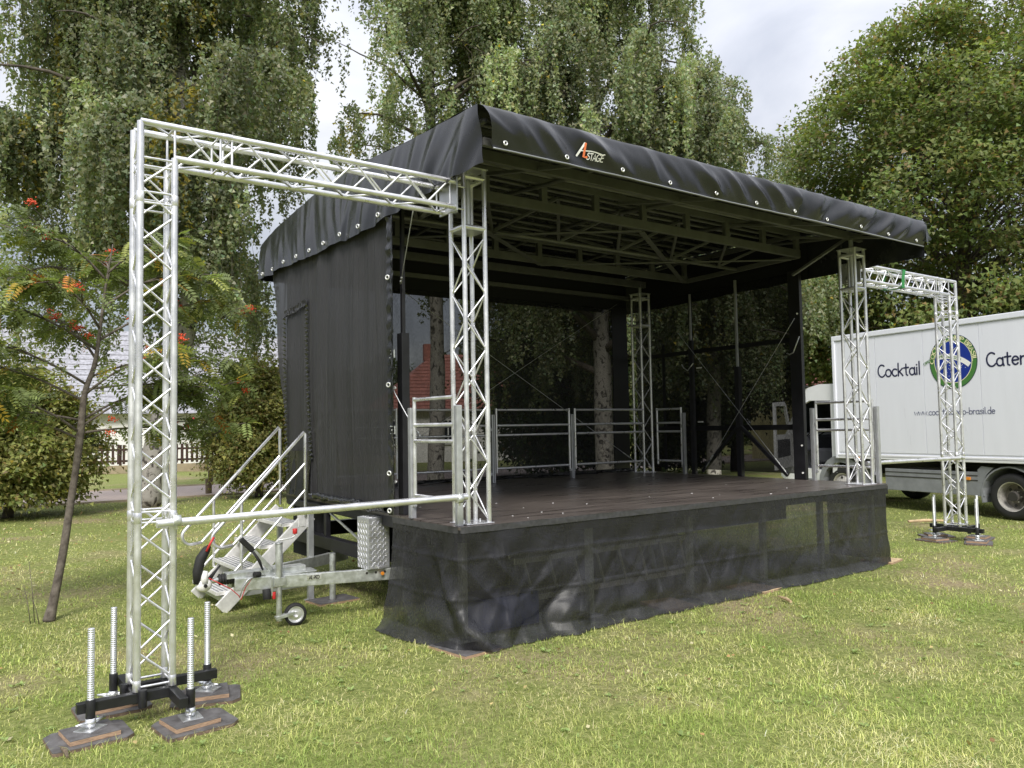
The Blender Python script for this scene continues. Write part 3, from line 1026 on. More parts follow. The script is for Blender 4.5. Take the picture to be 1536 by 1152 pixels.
# ---- stroke lettering (flat ribbons) ------------------------------------
def arc(cx, cy, rx, ry, a0, a1, n=14):
    return [(cx + rx * math.cos(R(a0 + (a1 - a0) * i / n)), cy + ry * math.sin(R(a0 + (a1 - a0) * i / n))) for i in range(n + 1)]
GL = {
 'C': (0.74, [arc(.42, .48, .36, .48, 52, 318)]), 'o': (0.60, [arc(.29, .28, .25, .28, 0, 360, 20)]),
 'c': (0.54, [arc(.30, .28, .25, .28, 48, 312)]),
 'k': (0.54, [[(.07, 0), (.07, .98)], [(.44, .56), (.09, .27)], [(.17, .33), (.47, 0)]]),
 't': (0.50, [[(.24, .86), (.23, .3), (.25, .04), (.36, 0)], [(.03, .58), (.46, .60)]]),
 'a': (0.58, [arc(.27, .27, .23, .27, 40, 330), [(.48, .56), (.48, .2), (.54, 0)]]),
 'i': (0.22, [[(.10, .54), (.10, 0)], [(.10, .74), (.10, .76)]]), 'l': (0.22, [[(.10, .98), (.10, 0)]]),
 'e': (0.56, [[(.05, .30), (.49, .33)] + arc(.28, .29, .22, .28, 12, 318)]),
 'r': (0.46, [[(.08, .56), (.08, 0)], arc(.27, .28, .19, .26, 165, 45)]),
 'n': (0.56, [[(.08, .56), (.08, 0)], arc(.27, .32, .19, .24, 180, 0) + [(.47, 0)]]),
 'g': (0.56, [arc(.27, .28, .22, .27, 40, 330), [(.48, .56), (.48, -.15)] + arc(.27, -.15, .21, .14, 0, -150)]),
 'w': (0.74, [[(.04, .55), (.18, .02), (.36, .45), (.53, .02), (.69, .55)]]), '.': (0.22, [[(.10, .02), (.10, .05)]]),
 '-': (0.40, [[(.06, .28), (.34, .28)]]), 'b': (0.58, [[(.08, .98), (.08, 0)], arc(.30, .27, .22, .26, 150, -150)]),
 's': (0.48, [[(.42, .50), (.30, .57), (.14, .53), (.10, .42), (.20, .32), (.38, .24), (.42, .12), (.30, .01), (.06, .05)]]),
 'd': (0.58, [arc(.27, .27, .22, .27, 30, 330), [(.49, .98), (.49, 0)]]), 'h': (0.56, [[(.08, .98), (.08, 0)], arc(.27, .30, .19, .25, 170, 0) + [(.46, 0)]]),
 'p': (0.58, [[(.08, .56), (.08, -.35)], arc(.30, .28, .22, .27, 150, -150)]),
 'S': (0.60, [[(.52, .84), (.36, .97), (.16, .92), (.08, .74), (.20, .58), (.44, .44), (.53, .24), (.40, .05), (.20, .01), (.05, .12)]]),
 'T': (0.60, [[(.30, .97), (.30, 0)], [(.03, .97), (.57, .97)]]), 'A': (0.66, [[(.03, 0), (.32, .97), (.61, 0)], [(.14, .32), (.51, .32)]]),
 'G': (0.72, [arc(.38, .49, .33, .48, 48, 325) + [(.66, .42), (.42, .42)]]), 'E': (0.54, [[(.50, .97), (.09, .97), (.09, 0), (.50, 0)], [(.09, .50), (.44, .50)]]),
 'O': (0.76, [arc(.37, .48, .33, .48, 0, 360, 20)]), 'K': (0.62, [[(.08, 0), (.08, .97)], [(.55, .97), (.10, .45)], [(.22, .58), (.58, 0)]]),
 'I': (0.24, [[(.11, 0), (.11, .97)]]), 'L': (0.52, [[(.09, .97), (.09, 0), (.48, 0)]]), 'H': (0.66, [[(.08, 0), (.08, .97)], [(.57, 0), (.57, .97)], [(.08, .5), (.57, .5)]]),
 'P': (0.58, [[(.08, 0), (.08, .97)] , [(.08, .97)] + arc(.28, .72, .25, .25, 90, -90) + [(.08, .47)]]),
 'B': (0.60, [[(.08, 0), (.08, .97)] + arc(.27, .74, .22, .23, 90, -90) + [(.08, .51)], [(.08, .51)] + arc(.29, .255, .25, .255, 90, -90) + [(.08, 0)]]),
 'R': (0.62, [[(.08, 0), (.08, .97)] + arc(.28, .73, .24, .24, 90, -90) + [(.08, .49)], [(.24, .49), (.56, 0)]]),
 'D': (0.66, [[(.08, 0), (.08, .97)] + arc(.18, .485, .40, .485, 90, -90) + [(.08, 0)]]), 'M': (0.76, [[(.06, 0), (.12, .97), (.37, .25), (.62, .97), (.69, 0)]]),
 ' ': (0.34, []),
}
def stroke_poly(pts, w, segs=5):
    """ribbon with round ends along 2D polyline -> quads/tri fans as separate faces"""
    v, f = [], []
    P = [V((p[0], p[1], 0)) for p in pts]
    n = len(P)
    for i, p in enumerate(P):
        t = (P[min(i + 1, n - 1)] - P[max(i - 1, 0)])
        t = t.normalized() if t.length > 1e-6 else V((0, 1, 0))
        s = V((-t.y, t.x, 0))
        v += [p + s * w, p - s * w]
    for i in range(n - 1):
        f.append((2 * i + 1, 2 * i + 3, 2 * i + 2, 2 * i))
    for e in (0, n - 1):
        t = (P[1] - P[0]) if e == 0 else (P[-1] - P[-2])
        t = t.normalized() if t.length > 1e-6 else V((0, 1, 0))
        a0 = math.atan2(t.y, t.x) + (math.pi / 2 if e == 0 else -math.pi / 2)
        b_ = len(v)
        v += [P[e] + V((math.cos(a0 + math.pi * k / segs), math.sin(a0 + math.pi * k / segs), 0)) * w for k in range(segs + 1)]
        f.append(tuple(range(b_, b_ + segs + 1)))
    return v, f
def text_geo(s, size, w, place, widths=None):
    """place(x, y) -> 3D point for lettering coordinates in metres"""
    x = 0
    gs = []
    for ch in s:
        adv, strokes = GL[ch]
        for st_ in strokes:
            v, f = stroke_poly([(p[0] + x, p[1]) for p in st_], w)
            gs.append(([place(q.x * size, q.y * size) for q in v], f))
        x += adv
    return gs, x * size

# valance logo: A, L and STAGE under an arc
def on_val(x, z):
    u = (x - (RXL + SH * RYF + 0.06)) / (RXR - RXL - 0.06)
    vv = (roof_z(RYF) - 0.02 - z) / (roof_z(RYF) - 0.02 - 3.612)
    q = front_pt(u, vv)
    q2 = min(front_pt(u + du, vv + dv_)[1] for du in (-0.004, 0, 0.004) for dv_ in (-0.05, 0, 0.05))
    return V((x, q2 - 0.004, z))
lx, lz = 0.615, 3.690
def lp(x, y): return on_val(lx + x * 0.80, lz + y * 0.80)
gs = [stroke_poly([(0.012, 0.005), (0.075, 0.118)], 0.0105)]
gs = [([lp(q.x, q.y) for q in v], f) for v, f in gs]
a2 = stroke_poly([(0.045, 0.045), (0.09, 0.048), (0.15, 0.052), (0.21, 0.048), (0.265, 0.036), (0.29, 0.026)], 0.0045)
gs.append(([lp(q.x, q.y + 0.006) for q in a2[0]], a2[1]))
tg, _ = text_geo("STAGE", 0.060, 0.075, lambda x, y: lp(0.118 + x, -0.018 + y))
v, f = merge(*(gs + tg))
mobj("logo_lettering", v, f, 'print_white', cover)
g1 = stroke_poly([(0.083, 0.115), (0.083, 0.0), (0.115, 0.0)], 0.011)
v, f = [lp(q.x, q.y) - V((0, 0.002, 0)) for q in g1[0]], g1[1]
mobj("logo_letter", v, f, 'print_orange', cover)

# ---- roof frame
rf = part("roof_frame", stage, (2.8, 2.0, 3.8))
def fbeam(n, a, b, w, h): return beam(n, (shx(a[0], a[1]), a[1], a[2]), (shx(b[0], b[1]), b[1], b[2]), w, h, 'olive', rf)
def ftube(n, a, b, r): return tube(n, (shx(a[0], a[1]), a[1], a[2]), (shx(b[0], b[1]), b[1], b[2]), r, 'olive', rf, n=12)
fbeam("edge_beam", (-0.10, 0.10, 3.83), (5.70, 0.10, 3.83), 0.05, 0.09)
fbeam("edge_beam", (-0.10, -0.46, 3.70), (5.70, -0.46, 3.70), 0.04, 0.06)
for yy in (0.85, 2.83):
    fbeam("girder_chord", (0.0, yy, 4.02), (5.50, yy, 4.02), 0.05, 0.085)
    fbeam("girder_chord", (0.0, yy, 3.765), (5.50, yy, 3.765), 0.05, 0.095)
    for k in range(9):
        x = 0.05 + k * 0.675
        fbeam("girder_post", (x, yy, 3.81), (x, yy, 3.98), 0.05, 0.07)
ftube("lattice_tube", (0.0, 1.87, 3.75), (5.5, 1.87, 3.75), 0.024)
for k in range(6):
    x = 0.05 + k * 0.92
    for yy in (1.25, 2.45):
        fbeam("lattice_bar", (x, yy, 4.03), (x + 0.46, 1.87, 3.75), 0.035, 0.03)
        fbeam("lattice_bar", (x + 0.92, yy, 4.03), (x + 0.46, 1.87, 3.75), 0.035, 0.03)
for xx in (0.0, 5.5):
    fbeam("side_chord", (xx, 0.85, 3.745), (xx, 2.83, 3.745), 0.05, 0.06)
    fbeam("side_chord", (xx, 0.85, 4.02), (xx, 2.83, 4.02), 0.05, 0.06)
for a, b in [((0.1, 2.80, 3.70), (2.75, 0.88, 3.71)), ((2.75, 0.88, 3.70), (5.4, 2.80, 3.71)), ((0.1, 0.88, 3.695), (2.75, 2.80, 3.695)), ((2.75, 2.8, 3.69), (5.4, 0.9, 3.69))]:
    fbeam("cross_flat", a, b, 0.06, 0.012)
for x in (0.65, 2.4, 4.15, 5.3):
    fbeam("strut", (x, 0.85, 3.95), (x + 0.25, -0.42, 3.72), 0.035, 0.03)
for x in (0.08, 5.42):
    fbeam("knee_brace", (x, 0.9, 3.50), (x, 0.12, 3.80), 0.04, 0.03)
for y in (-0.32, -0.05, 0.32, 0.58, 1.05, 1.32, 1.6, 1.9, 2.2, 2.5, 2.75, 3.1, 3.45, 3.8, 4.2, 4.6, 4.95):
    ftube("purlin", (-0.12, y, roof_z(y) - 0.05), (5.70, y, roof_z(y) - 0.05), 0.017)
for x in (-0.1, 1.35, 2.8, 4.25, 5.68):
    pr_ = [(shx(x, y), y, roof_z(y) - 0.085) for y in (-0.5, 0, .75, 1.65, 3, 4.4, 5)]
    pipe("rafter", pr_, 0.022, 'olive', rf, n=8)
fbeam("rear_beam", (0.0, 3.86, 3.86), (5.6, 3.86, 3.86), 0.06, 0.10)
fbeam("rear_beam", (0.0, 4.25, 3.70), (5.6, 4.25, 3.70), 0.05, 0.06)

# ---- rear wall: opaque head band + gauze
RY = 4.30
rear = part("rear_curtain", stage, (2.9, RY, 2.3))
def rp(x0, x1, z0, z1, off=0.0, amp=0.012, nu=60, nv=16, seed=0.0):
    def fn(u, v):
        x = x0 + (x1 - x0) * u
        z = z0 + (z1 - z0) * v
        return (shx(x, RY), RY + off + amp * nz3(x * 2.2, z * 0.7, seed), z)
    return grid_geo(fn, nu, nv)
v, f = rp(-0.1, 5.6, 3.50, 4.12, 0.02, 0.0, 4, 2)
mobj("head_band", v, f, 'cloth_black', rear)
v, f = rp(-0.1, 5.26, 0.90, 3.52)
mobj("gauze", v, f, 'gauze_rear', rear, smooth=True)
v, f = rp(5.25, 5.58, 0.90, 3.55, 0.0, 0.03, 30, 60, 3)
mobj("zip_border", v, f, 'ruffle', rear, smooth=True)
# crumpled lower hem of the gauze lying on the deck
def hem(u, v):
    x = -0.1 + 5.7 * u
    return (shx(x, RY), RY - 0.10 - 0.05 * nz3(x * 5, v * 3, 4), ZD + 0.05 * (0.5 + nz3(x * 9, v * 4, 1)) * math.sin(math.pi * v) + 0.004) if v < 1 else (shx(x, RY), RY, ZD + 0.05)
v, f = grid_geo(hem, 160, 6)
mobj("hem", v, f, 'ruffle', rear, smooth=True)

# ---- right wall
rw = part("right_curtain", stage, (5.9, 2.6, 2.3))
XW = 5.74
def sp(x0, y0, y1, z0, z1, amp=0.012, nu=50, nv=16, seed=0.0):
    def fn(u, v):
        y = y0 + (y1 - y0) * u
        z = z0 + (z1 - z0) * v
        return (shx(x0, y) + amp * nz3(y * 2.4, z * 0.8, seed), y, z)
    return grid_geo(fn, nu, nv)
v, f = sp(XW + 0.05, 1.10, RY, 0.98, 3.62)
mobj("gauze", v, f, 'gauze_side', rw, smooth=True)
v, f = sp(XW + 0.075, 0.95, RY + .3, 3.50, 4.12, 0, 3, 2)
mobj("head_band", v, f, 'cloth_black', rw)
def fan(y0, y1, z0, z1, dx, nm):
    v, f = prism_geo([(shx(XW + dx, y0), y0, z0), (shx(XW + dx, y1), y1, z0), (shx(XW + dx, y1), y1, z1), (shx(XW + dx, y0), y0, z1)], (0.006, 0, 0))
    mobj(nm, v, f, 'cloth_black', rw)
fan(1.12, 4.2, 2.70, 2.76, 0.022, "seam_band")
fan(1.12, 4.2, 1.55, 1.62, 0.022, "seam_band")
fan(3.0, 3.08, 0.95, 3.55, 0.03, "seam_band")
fan(3.62, 3.68, 0.95, 2.9, 0.03, "seam_band")
# black support posts
def spost(x, y, z1, w=0.10, d_=0.10, inner=None):
    p = box("support_post", (shx(x, y), y, (ZD + z1) / 2), (d_, w, z1 - ZD), 'black_frame', stage, bev=0.006)
    if inner:
        box("inner_post", (shx(x, y), y, (z1 + inner) / 2), (d_ * 0.42, w * 0.42, inner - z1), 'alu_dull' if x > 3 and y > 1.5 else 'black_frame', p, bev=0.004)
    return p
spost(XW - 0.01, 1.10, 3.62, 0.17, 0.06)
pc = spost(XW - 0.03, 2.09, 2.44, 0.075, 0.07, 3.66)
spost(XW - 0.01, 3.0, 2.9, 0.07, 0.05, 3.6)
pL = spost(-0.05, 1.04, 2.48, 0.09, 0.075, 3.62)
for yy in (1.28, 2.80):
    beam("post_strut", (shx(XW - 0.05, 2.05), 2.05 + (0.04 if yy > 2 else -0.0), 1.60), (shx(XW - 0.05, yy), yy, 0.96), 0.04, 0.05, 'black_frame', pc)
# latches on the left post
for zz in (2.28, 1.64):
    v, f = merge(pipe_geo([(-0.16, 0.96, zz + 0.03), (-0.16, 0.86, zz + 0.03), (-0.16, 0.86, zz - 0.03), (-0.16, 0.96, zz - 0.03), (-0.16, 0.96, zz + .03)], 0.006, 6), pipe_geo([(-0.10, 1.02, zz), (-0.165, 0.9, zz)], 0.008, 6))
    mobj("latch", v, f, 'galv', pL)
for zz in (2.0, 1.2):
    tube("knob", (-0.085, 0.99, zz), (-0.10, 0.985, zz), 0.012, 'print_white', pL, n=10)
for zz in (1.35, 3.05, 1.0):
    tube("knob", (shx(XW - 0.04, 1.05), 1.05, zz), (shx(XW - 0.055, 1.05), 1.045, zz), 0.012, 'print_white', stage, n=10)
for y, z in ((2.86, 2.48), (2.86, 1.68)):
    box("cleat", (shx(XW - 0.0, y), y, z), (0.01, 0.10, 0.02), 'print_white', rw, bev=0.004)

# hooks
def hook(p, q, nm="hook"):
    p, q = V(p), V(q)
    pts = [p, p.lerp(q, 0.5) - V((0, 0, 0.10)), p.lerp(q, 0.8) - V((0, 0, 0.06)), q]
    pipe(nm, pts, 0.008, 'galv', stage, n=8)
hook((shx(5.68, 1.02), 1.02, 2.75), (shx(5.68, 1.22), 1.22, 2.55))
hook((shx(5.68, 2.92), 2.92, 2.55), (shx(5.68, 3.16), 3.16, 2.55))

# cables
def cable(a, b, sag=0.0, r=0.0035):
    a, b = V(a), V(b)
    pts = [a.lerp(b, t / 10) - V((0, 0, sag * math.sin(math.pi * t / 10))) for t in range(11)]
    o = pipe("brace_cable", pts, r, 'alu_dull', stage, n=6)
    d = (b - a).normalized()
    for t in (0.90, 0.95):
        tube("turnbuckle", a.lerp(b, t), a.lerp(b, t + 0.035), 0.009, 'galv', o, n=8)
cable((5.815, 3.14, 3.02), (5.66, 1.2, 0.98))
cable((5.665, 1.02, 2.98), (5.77, 2.66, 1.0))
cable((1.50, 3.77, 3.38), (5.60, 3.73, 1.0))
cable((5.2, 3.80, 3.5), (1.3, 3.80, 1.3))
cable((-0.30, 0.25, 3.36), (-0.02, 1.0, 2.9), 0, 0.004)
cable((-0.12, 1.0, 2.02), (-0.02, 0.68, 1.58), 0.02, 0.005)

# ---- guard rails
def rail(p0, p1, posts=True, zs=(1.885, 1.675, 1.545, 1.10), postends=(0, 1)):
    p0, p1 = V((*p0, 0)), V((*p1, 0))
    d = (p1 - p0).normalized()
    g = part("guard_rail", stage, (p0.x, p0.y, ZD))
    for z in zs:
        tube("rail", p0 + V((0, 0, z)), p1 + V((0, 0, z)), 0.0155, 'alu', g, n=12)
    for p in (p0, p1):
        tube("stile", p + V((0, 0, zs[-1] - 0.06)), p + V((0, 0, zs[0] + 0.02)), 0.0155, 'alu', g, n=12)
    for e in postends:
        q = (p0 - d * 0.05) if e == 0 else (p1 + d * 0.05)
        ang = math.atan2(d.y, d.x)
        po = box("post", (q.x, q.y, (ZD + 1.82) / 2), (0.048, 0.048, 1.82 - ZD), 'alu_dull', g, rotz=ang, bev=0.004)
        nrm = V((-d.y, d.x, 0))
        for s in (-1, 1):
            a = q + nrm * 0.026 * s
            box("groove", (a.x, a.y, (ZD + 1.82) / 2), (0.010, 0.003, 1.80 - ZD), 'grey_plastic', g, rotz=ang, bev=0)
        for z in (1.62, 1.03):
            box("bracket", (q.x + d.x * (0.03 if e == 0 else -0.03), q.y + d.y * (0.03 if e == 0 else -0.03), z), (0.05, 0.03, 0.04), 'alu_dull', g, rotz=ang, bev=0.003)
rail((-0.075, 0.68), (-0.075, 0.06))
rail((5.72, 0.80), (5.735, 0.06))
RYR = 3.72
rail((0.55, RYR), (1.36, RYR), postends=(0,))
rail((1.46, RYR), (2.75, RYR))
rail((2.86, RYR), (4.13, RYR), postends=(1,))
rail((4.24, RYR), (5.62, RYR), postends=())
rail((5.86, 3.66), (5.83, 3.14), postends=(1,))

# ---- left side curtain with zipped door
lc = part("side_curtain", stage, (-0.1, 2.6, 2.2))
def cur(u, v):
    """u along depth, v 0 bottom 1 top"""
    zt_, zb_ = 3.62, 0.985
    yb = 4.06 + 0.56 * max(0, (v - 0.25) / 0.75) ** 1.2        # slanted rear edge
    if v < 0.25: yb = 4.06 - 0.35 * (0.25 - v) / 0.25 * 0.6
    y = 0.92 + (yb - 0.92) * u
    zb = zb_ + 0.02 * nz3(y * 2, 0, 1)
    z = zb + (zt_ - zb) * v
    pl = 0.018 * math.sin(y * 13 + 2 * nz3(y, z * .15, 0)) + 0.035 * nz3(y * 2.1, z * 0.18, 5) + 0.02 * nz3(y * 5.3, z * 0.25, 8)
    blow = -0.10 * math.sin(math.pi * v) * math.sin(math.pi * min(1, u * 1.02))
    x = shx(-0.19, y) + pl * (0.5 + 0.5 * (1 - v)) + blow * 0.4
    return (x, y, z)
v, f = grid_geo(cur, 150, 40)
mobj("mesh_panel", v, f, 'curtain', lc, smooth=True)
# front edge flap in vinyl with eyelets
def edge(u, v):
    y = 0.86 + 0.10 * u
    z = 0.93 + (3.46 - 0.93) * v
    return (-0.165 + 0.02 * nz3(z * 14, u * 2, 0) * (0.3 + v) + 0.012 * math.sin(u * 3.1) - 0.01, y + 0.012 * nz3(z * 9, u, 4), z)
v, f = grid_geo(edge, 8, 140)
mobj("edge_flap", v, f, 'vinyl', lc, smooth=True)
for z in (2.93, 2.02, 1.28, 0.97):
    v, f = torus_geo((-0.195, 0.905, z), (-1, -0.6, 0), 0.017, 0.0065)
    mobj("eyelet", v, f, 'white_ring', lc, smooth=True)
# zip door: ruffled tapes
def cur_at(y, z):
    v_ = (z - 0.985) / (3.62 - 0.985)
    yb = 4.06 + 0.56 * max(0, (v_ - 0.25) / 0.75) ** 1.2 if v_ >= .25 else 4.06 - 0.35 * (0.25 - v_) / 0.25 * 0.6
    return cur((y - 0.92) / (yb - 0.92), v_)
def zip_tape(p0, p1, nm, w=0.05):
    def fn(u, v):
        y = p0[0] + (p1[0] - p0[0]) * v
        z = p0[1] + (p1[1] - p0[1]) * v
        q = cur_at(y, z)
        along_z = abs(p1[1] - p0[1]) > abs(p1[0] - p0[0])
        oy, oz = ((u - 0.5) * w, 0) if along_z else (0, (u - 0.5) * w)
        s = v * (110 if along_z else 36)
        ruf = 0.016 * math.sin(s * 2) * (0.4 + abs(u - 0.5)) + 0.01 * nz3(s, u * 2, 3)
        return (q[0] - 0.03 + ruf, q[1] + oy + 0.008 * math.sin(s * 1.3), q[2] + oz)
    v, f = grid_geo(fn, 6, 260)
    mobj(nm, v, f, 'ruffle', lc, smooth=True)
zip_tape((3.93, 1.15), (3.97, 2.98), "zip_tape")
zip_tape((3.08, 1.35), (3.12, 3.02), "zip_tape")
zip_tape((3.12, 3.04), (3.97, 3.0), "zip_tape", 0.07)
# loose flap by the steps
def flap(u, v):
    y = 3.1 + 0.9 * u
    z = 0.93 + 0.5 * v
    return (shx(-0.19, y) + 0.06 * nz3(y * 6, z * 2, 1) - 0.02, y, z)
v, f = grid_geo(flap, 40, 10)
mobj("lower_flap", v, f, 'vinyl', lc, smooth=True)
# bunched hem
def bunch(u, v):
    y = 1.1 + 1.9 * u
    th = math.pi * 2 * v
    r_ = 0.035 + 0.02 * nz3(y * 12, v * 3, 2)
    return (shx(-0.20, y) + r_ * math.cos(th), y, 0.965 + 0.03 * nz3(y * 3, 0, 3) + r_ * math.sin(th))
v, f = grid_geo(bunch, 120, 10)
mobj("bunched_hem", v, f, 'vinyl', lc, smooth=True)

# ---- front skirt
seg = []
p_l = [(-0.145, 0.93), (-0.135, -0.02), (-0.10, -0.085), (5.70, -0.085), (5.775, -0.03), (5.80, 0.75)]
cum = [0]
for a, b in zip(p_l, p_l[1:]): cum.append(cum[-1] + math.dist(a, b))
LT_ = cum[-1]
def path_at(s):
    s = max(0, min(LT_ - 1e-6, s))
    for k in range(len(p_l) - 1):
        if s <= cum[k + 1]:
            t = (s - cum[k]) / (cum[k + 1] - cum[k])
            a, b = p_l[k], p_l[k + 1]
            return V((a[0] + (b[0] - a[0]) * t, a[1] + (b[1] - a[1]) * t, 0))
def skirt_pt(u, v):
    s = u * LT_
    p = path_at(s)
    q0, q1 = path_at(s - 0.12), path_at(s + 0.12)
    t = (q1 - q0).normalized()
    nrm = V((t.y, -t.x, 0))
    corner = math.exp(-((s - 1.02) / 0.35) ** 2)
    right = math.exp(-((s - cum[3]) / 0.22) ** 2)
    leftend = max(0, 1 - s / 0.9)
    rend = min(1.0, max(0.0, (cum[3] - 0.05 - s) / 0.5))
    flare = (0.055 * rend + -0.03 * corner + 0.06 * leftend) * v ** 1.8
    lie = (0.01 + 0.06 * rend) * max(0, (v - 0.90) / 0.10) ** 1.2 * (1 - 0.85 * corner)
    f1 = nz3(s * 1.7, v * 0.5, 3.3)
    f2 = nz3(s * 4.5 + v * 1.2, v * 0.8, 6.1)
    f3 = nz3(s * 9.0 - v * 2.0, v * 1.7, 1.4)
    f4 = abs(nz3(s * 2.6 + v * 1.9, v * 1.4, 9.7))
    near = 1 + 1.2 * math.exp(-((s - 1.5) / 0.9) ** 2)
    f5 = 0.45 - abs(nz3(s * 3.3 - v * 1.6, v * 2.2, 21.0))
    f6 = 0.45 - abs(nz3(s * 5.5 + v * 3.0, v * 3.6, 31.0))
    fold = (0.2 + 0.8 * rend) * (0.35 + 0.65 * min(1, s / 0.5)) * (0.045 * f1 + 0.030 * f2 * near + 0.012 * f3 + 0.050 * (f4 - 0.2) * near + 0.042 * (f5 - 0.25) * near + 0.016 * (f6 - 0.25) * near) * v ** 0.8
    # low billow near the hem
    bil = 0.035 * math.exp(-((v - 0.80) / 0.11) ** 2) * (0.5 + nz3(s * 3.2, 2, 8))
    # one deep diagonal fold at the near corner
    dd = (s - 0.55) - v * 0.62
    deep = 0.055 * math.exp(-(dd / 0.07) ** 2) * v - 0.05 * math.exp(-((dd + 0.13) / 0.08) ** 2) * v
    # sharp lines where the cloth was folded for storage
    for vc in (0.27, 0.60): deep += 0.0065 * max(0.0, 1 - abs(v - vc + 0.012 * nz3(s * 2, vc * 9, 0)) / 0.022)
    sm_ = (s + 0.35) % 1.15
    deep += 0.007 * max(0.0, 1 - abs(sm_ - 0.57 + 0.02 * nz3(0, v * 3, s // 1.15)) / 0.018) * min(1, v * 4)
    # drag sideways of the cloth at the right end
    p2 = p + nrm * (0.006 + flare + lie + fold + bil + deep)
    z = (ZD - 0.012) * (1 - v) + 0.006 + (0.004 + 0.012 * max(0, nz3(s * 6, 3, 3))) * v
    if v > 0.93: z = max(0.012, z * 0.8)
    return (p2.x + 0.02 * right * v ** 3 - 0.03 * right * math.sin(math.pi * v), p2.y, max(z, 0.010))
v, f = grid_geo(skirt_pt, 720, 72)
skirt = mobj("front_skirt", v, f, 'skirt', stage, smooth=True)
skirt["label"] = "black mesh skirt hanging from the stage edge to the grass"
# hem band along the deck edge
def band(u, v):
    s = u * LT_
    p = path_at(s)
    q0, q1 = path_at(s - 0.05), path_at(s + 0.05)
    t = (q1 - q0).normalized()
    nrm = V((t.y, -t.x, 0))
    q = p + nrm * (0.014 + 0.004 * nz3(s * 12, v, 1))
    return (q.x, q.y, ZD + 0.002 - 0.048 * v + 0.003 * nz3(s * 5, 0, 2))
v, f = grid_geo(band, 300, 4)
mobj("hem_band", v, f, 'skirt_band', skirt, smooth=True)

# ---- substructure seen through the skirt
for x in (-0.02, 1.25, 2.5, 3.6, 4.6, 5.62):
    lg = box("support_leg", (x, 0.06, 0.43), (0.055, 0.055, 0.74), 'galv', stage, bev=0.004)
    box("foot", (x, 0.06, 0.05), (0.16, 0.16, 0.012), 'galv', lg)
for x in (0.6, 2.2, 3.9, 5.2):
    beam("cross_member", (x, 0.0, 0.77), (x, 4.1, 0.77), 0.05, 0.06, 'black_frame', stage)
ch = part("chassis", stage, (2.8, 2.4, 0.5))
for yy in (1.25, 3.9):
    beam("long_beam", (0.12, yy, 0.50), (5.6, yy, 0.50), 0.10, 0.16, 'black_frame', ch)
    beam("sill", (0.12, yy, 0.80), (5.6, yy, 0.80), 0.06, 0.06, 'black_frame', ch)
beam("front_beam", (0.02, 1.66, 0.50), (0.06, 3.84, 0.50), 0.10, 0.12, 'black_frame', ch)
beam("front_beam", (0.02, 1.30, 0.845), (0.06, 3.84, 0.845), 0.06, 0.06, 'black_frame', ch)
for yy in (1.9, 2.75, 3.2):
    beam("front_upright", (0.04, yy, 0.56), (0.04, yy, 0.81), 0.06, 0.05, 'black_frame', ch, upv=(1, 0, 0))
beam("front_brace", (0.05, 1.95, 0.58), (0.05, 2.7, 0.80), 0.02, 0.02, 'galv', ch)
box("under_panel", (3.0, 3.0, 0.45), (4.4, 0.04, 0.55), 'cloth_black', ch, bev=0)
box("under_panel", (0.15, 3.45, 0.55), (0.03, 1.0, 0.6), 'cloth_black', ch, bev=0)
for xx in (2.6, 3.3):
    for yy in (1.55, 3.6):
        wv, wf = lathe_geo([(0.0, -0.08), (0.16, -0.08), (0.18, -0.07), (0.30, -0.09), (0.32, -0.05), (0.32, 0.05), (0.30, 0.09), (0.18, 0.07), (0.0, 0.08)], 28, 'Y')
        mobj("road_wheel", [(x_ + xx, y_ + yy, z_ + 0.325) for x_, y_, z_ in wv], wf, 'rubber', stage, smooth=True)

# ---- drawbar
db = part("drawbar", stage, (-1.0, 1.8, 0.4))
HX, HY = -1.28, 1.88
beam("drawbar_arm", (-1.24, 1.66, 0.385), (0.25, 1.36, 0.355), 0.05, 0.105, 'galv', db, bev=0.006)
beam("drawbar_arm", (-1.24, 1.80, 0.390), (0.25, 2.75, 0.355), 0.05, 0.105, 'galv', db, bev=0.006)
# open channel on top and clamping plates
beam("drawbar_channel", (-1.30, 1.73, 0.455), (-0.62, 1.73, 0.455), 0.13, 0.045, 'galv', db)
beam("drawbar_plate", (-0.98, 1.70, 0.432), (-0.55, 1.66, 0.432), 0.18, 0.012, 'galv', db)
bv, bf = [], []
prof = [(-1.46, 0.030)]
for k in range(6):
    prof += [(-1.455 + k * 0.022, 0.030), (-1.447 + k * 0.022, 0.048), (-1.440 + k * 0.022, 0.048)]
prof += [(-1.30, 0.040)]
v, f = [], []
n = 16
for x, r_ in prof:
    for k in range(n):
        th = 2 * math.pi * k / n
        v.append((x + 0.10, 1.72 + r_ * math.cos(th), 0.43 + r_ * math.sin(th)))
for i in range(len(prof) - 1):
    for k in range(n):
        f.append((i * n + k, i * n + (k + 1) % n, (i + 1) * n + (k + 1) % n, (i + 1) * n + k))
mobj("bellows", v, f, 'rubber', db, smooth=True)
tube("hitch_shaft", (-1.50, 1.72, 0.425), (-1.32, 1.72, 0.43), 0.022, 'galv', db)
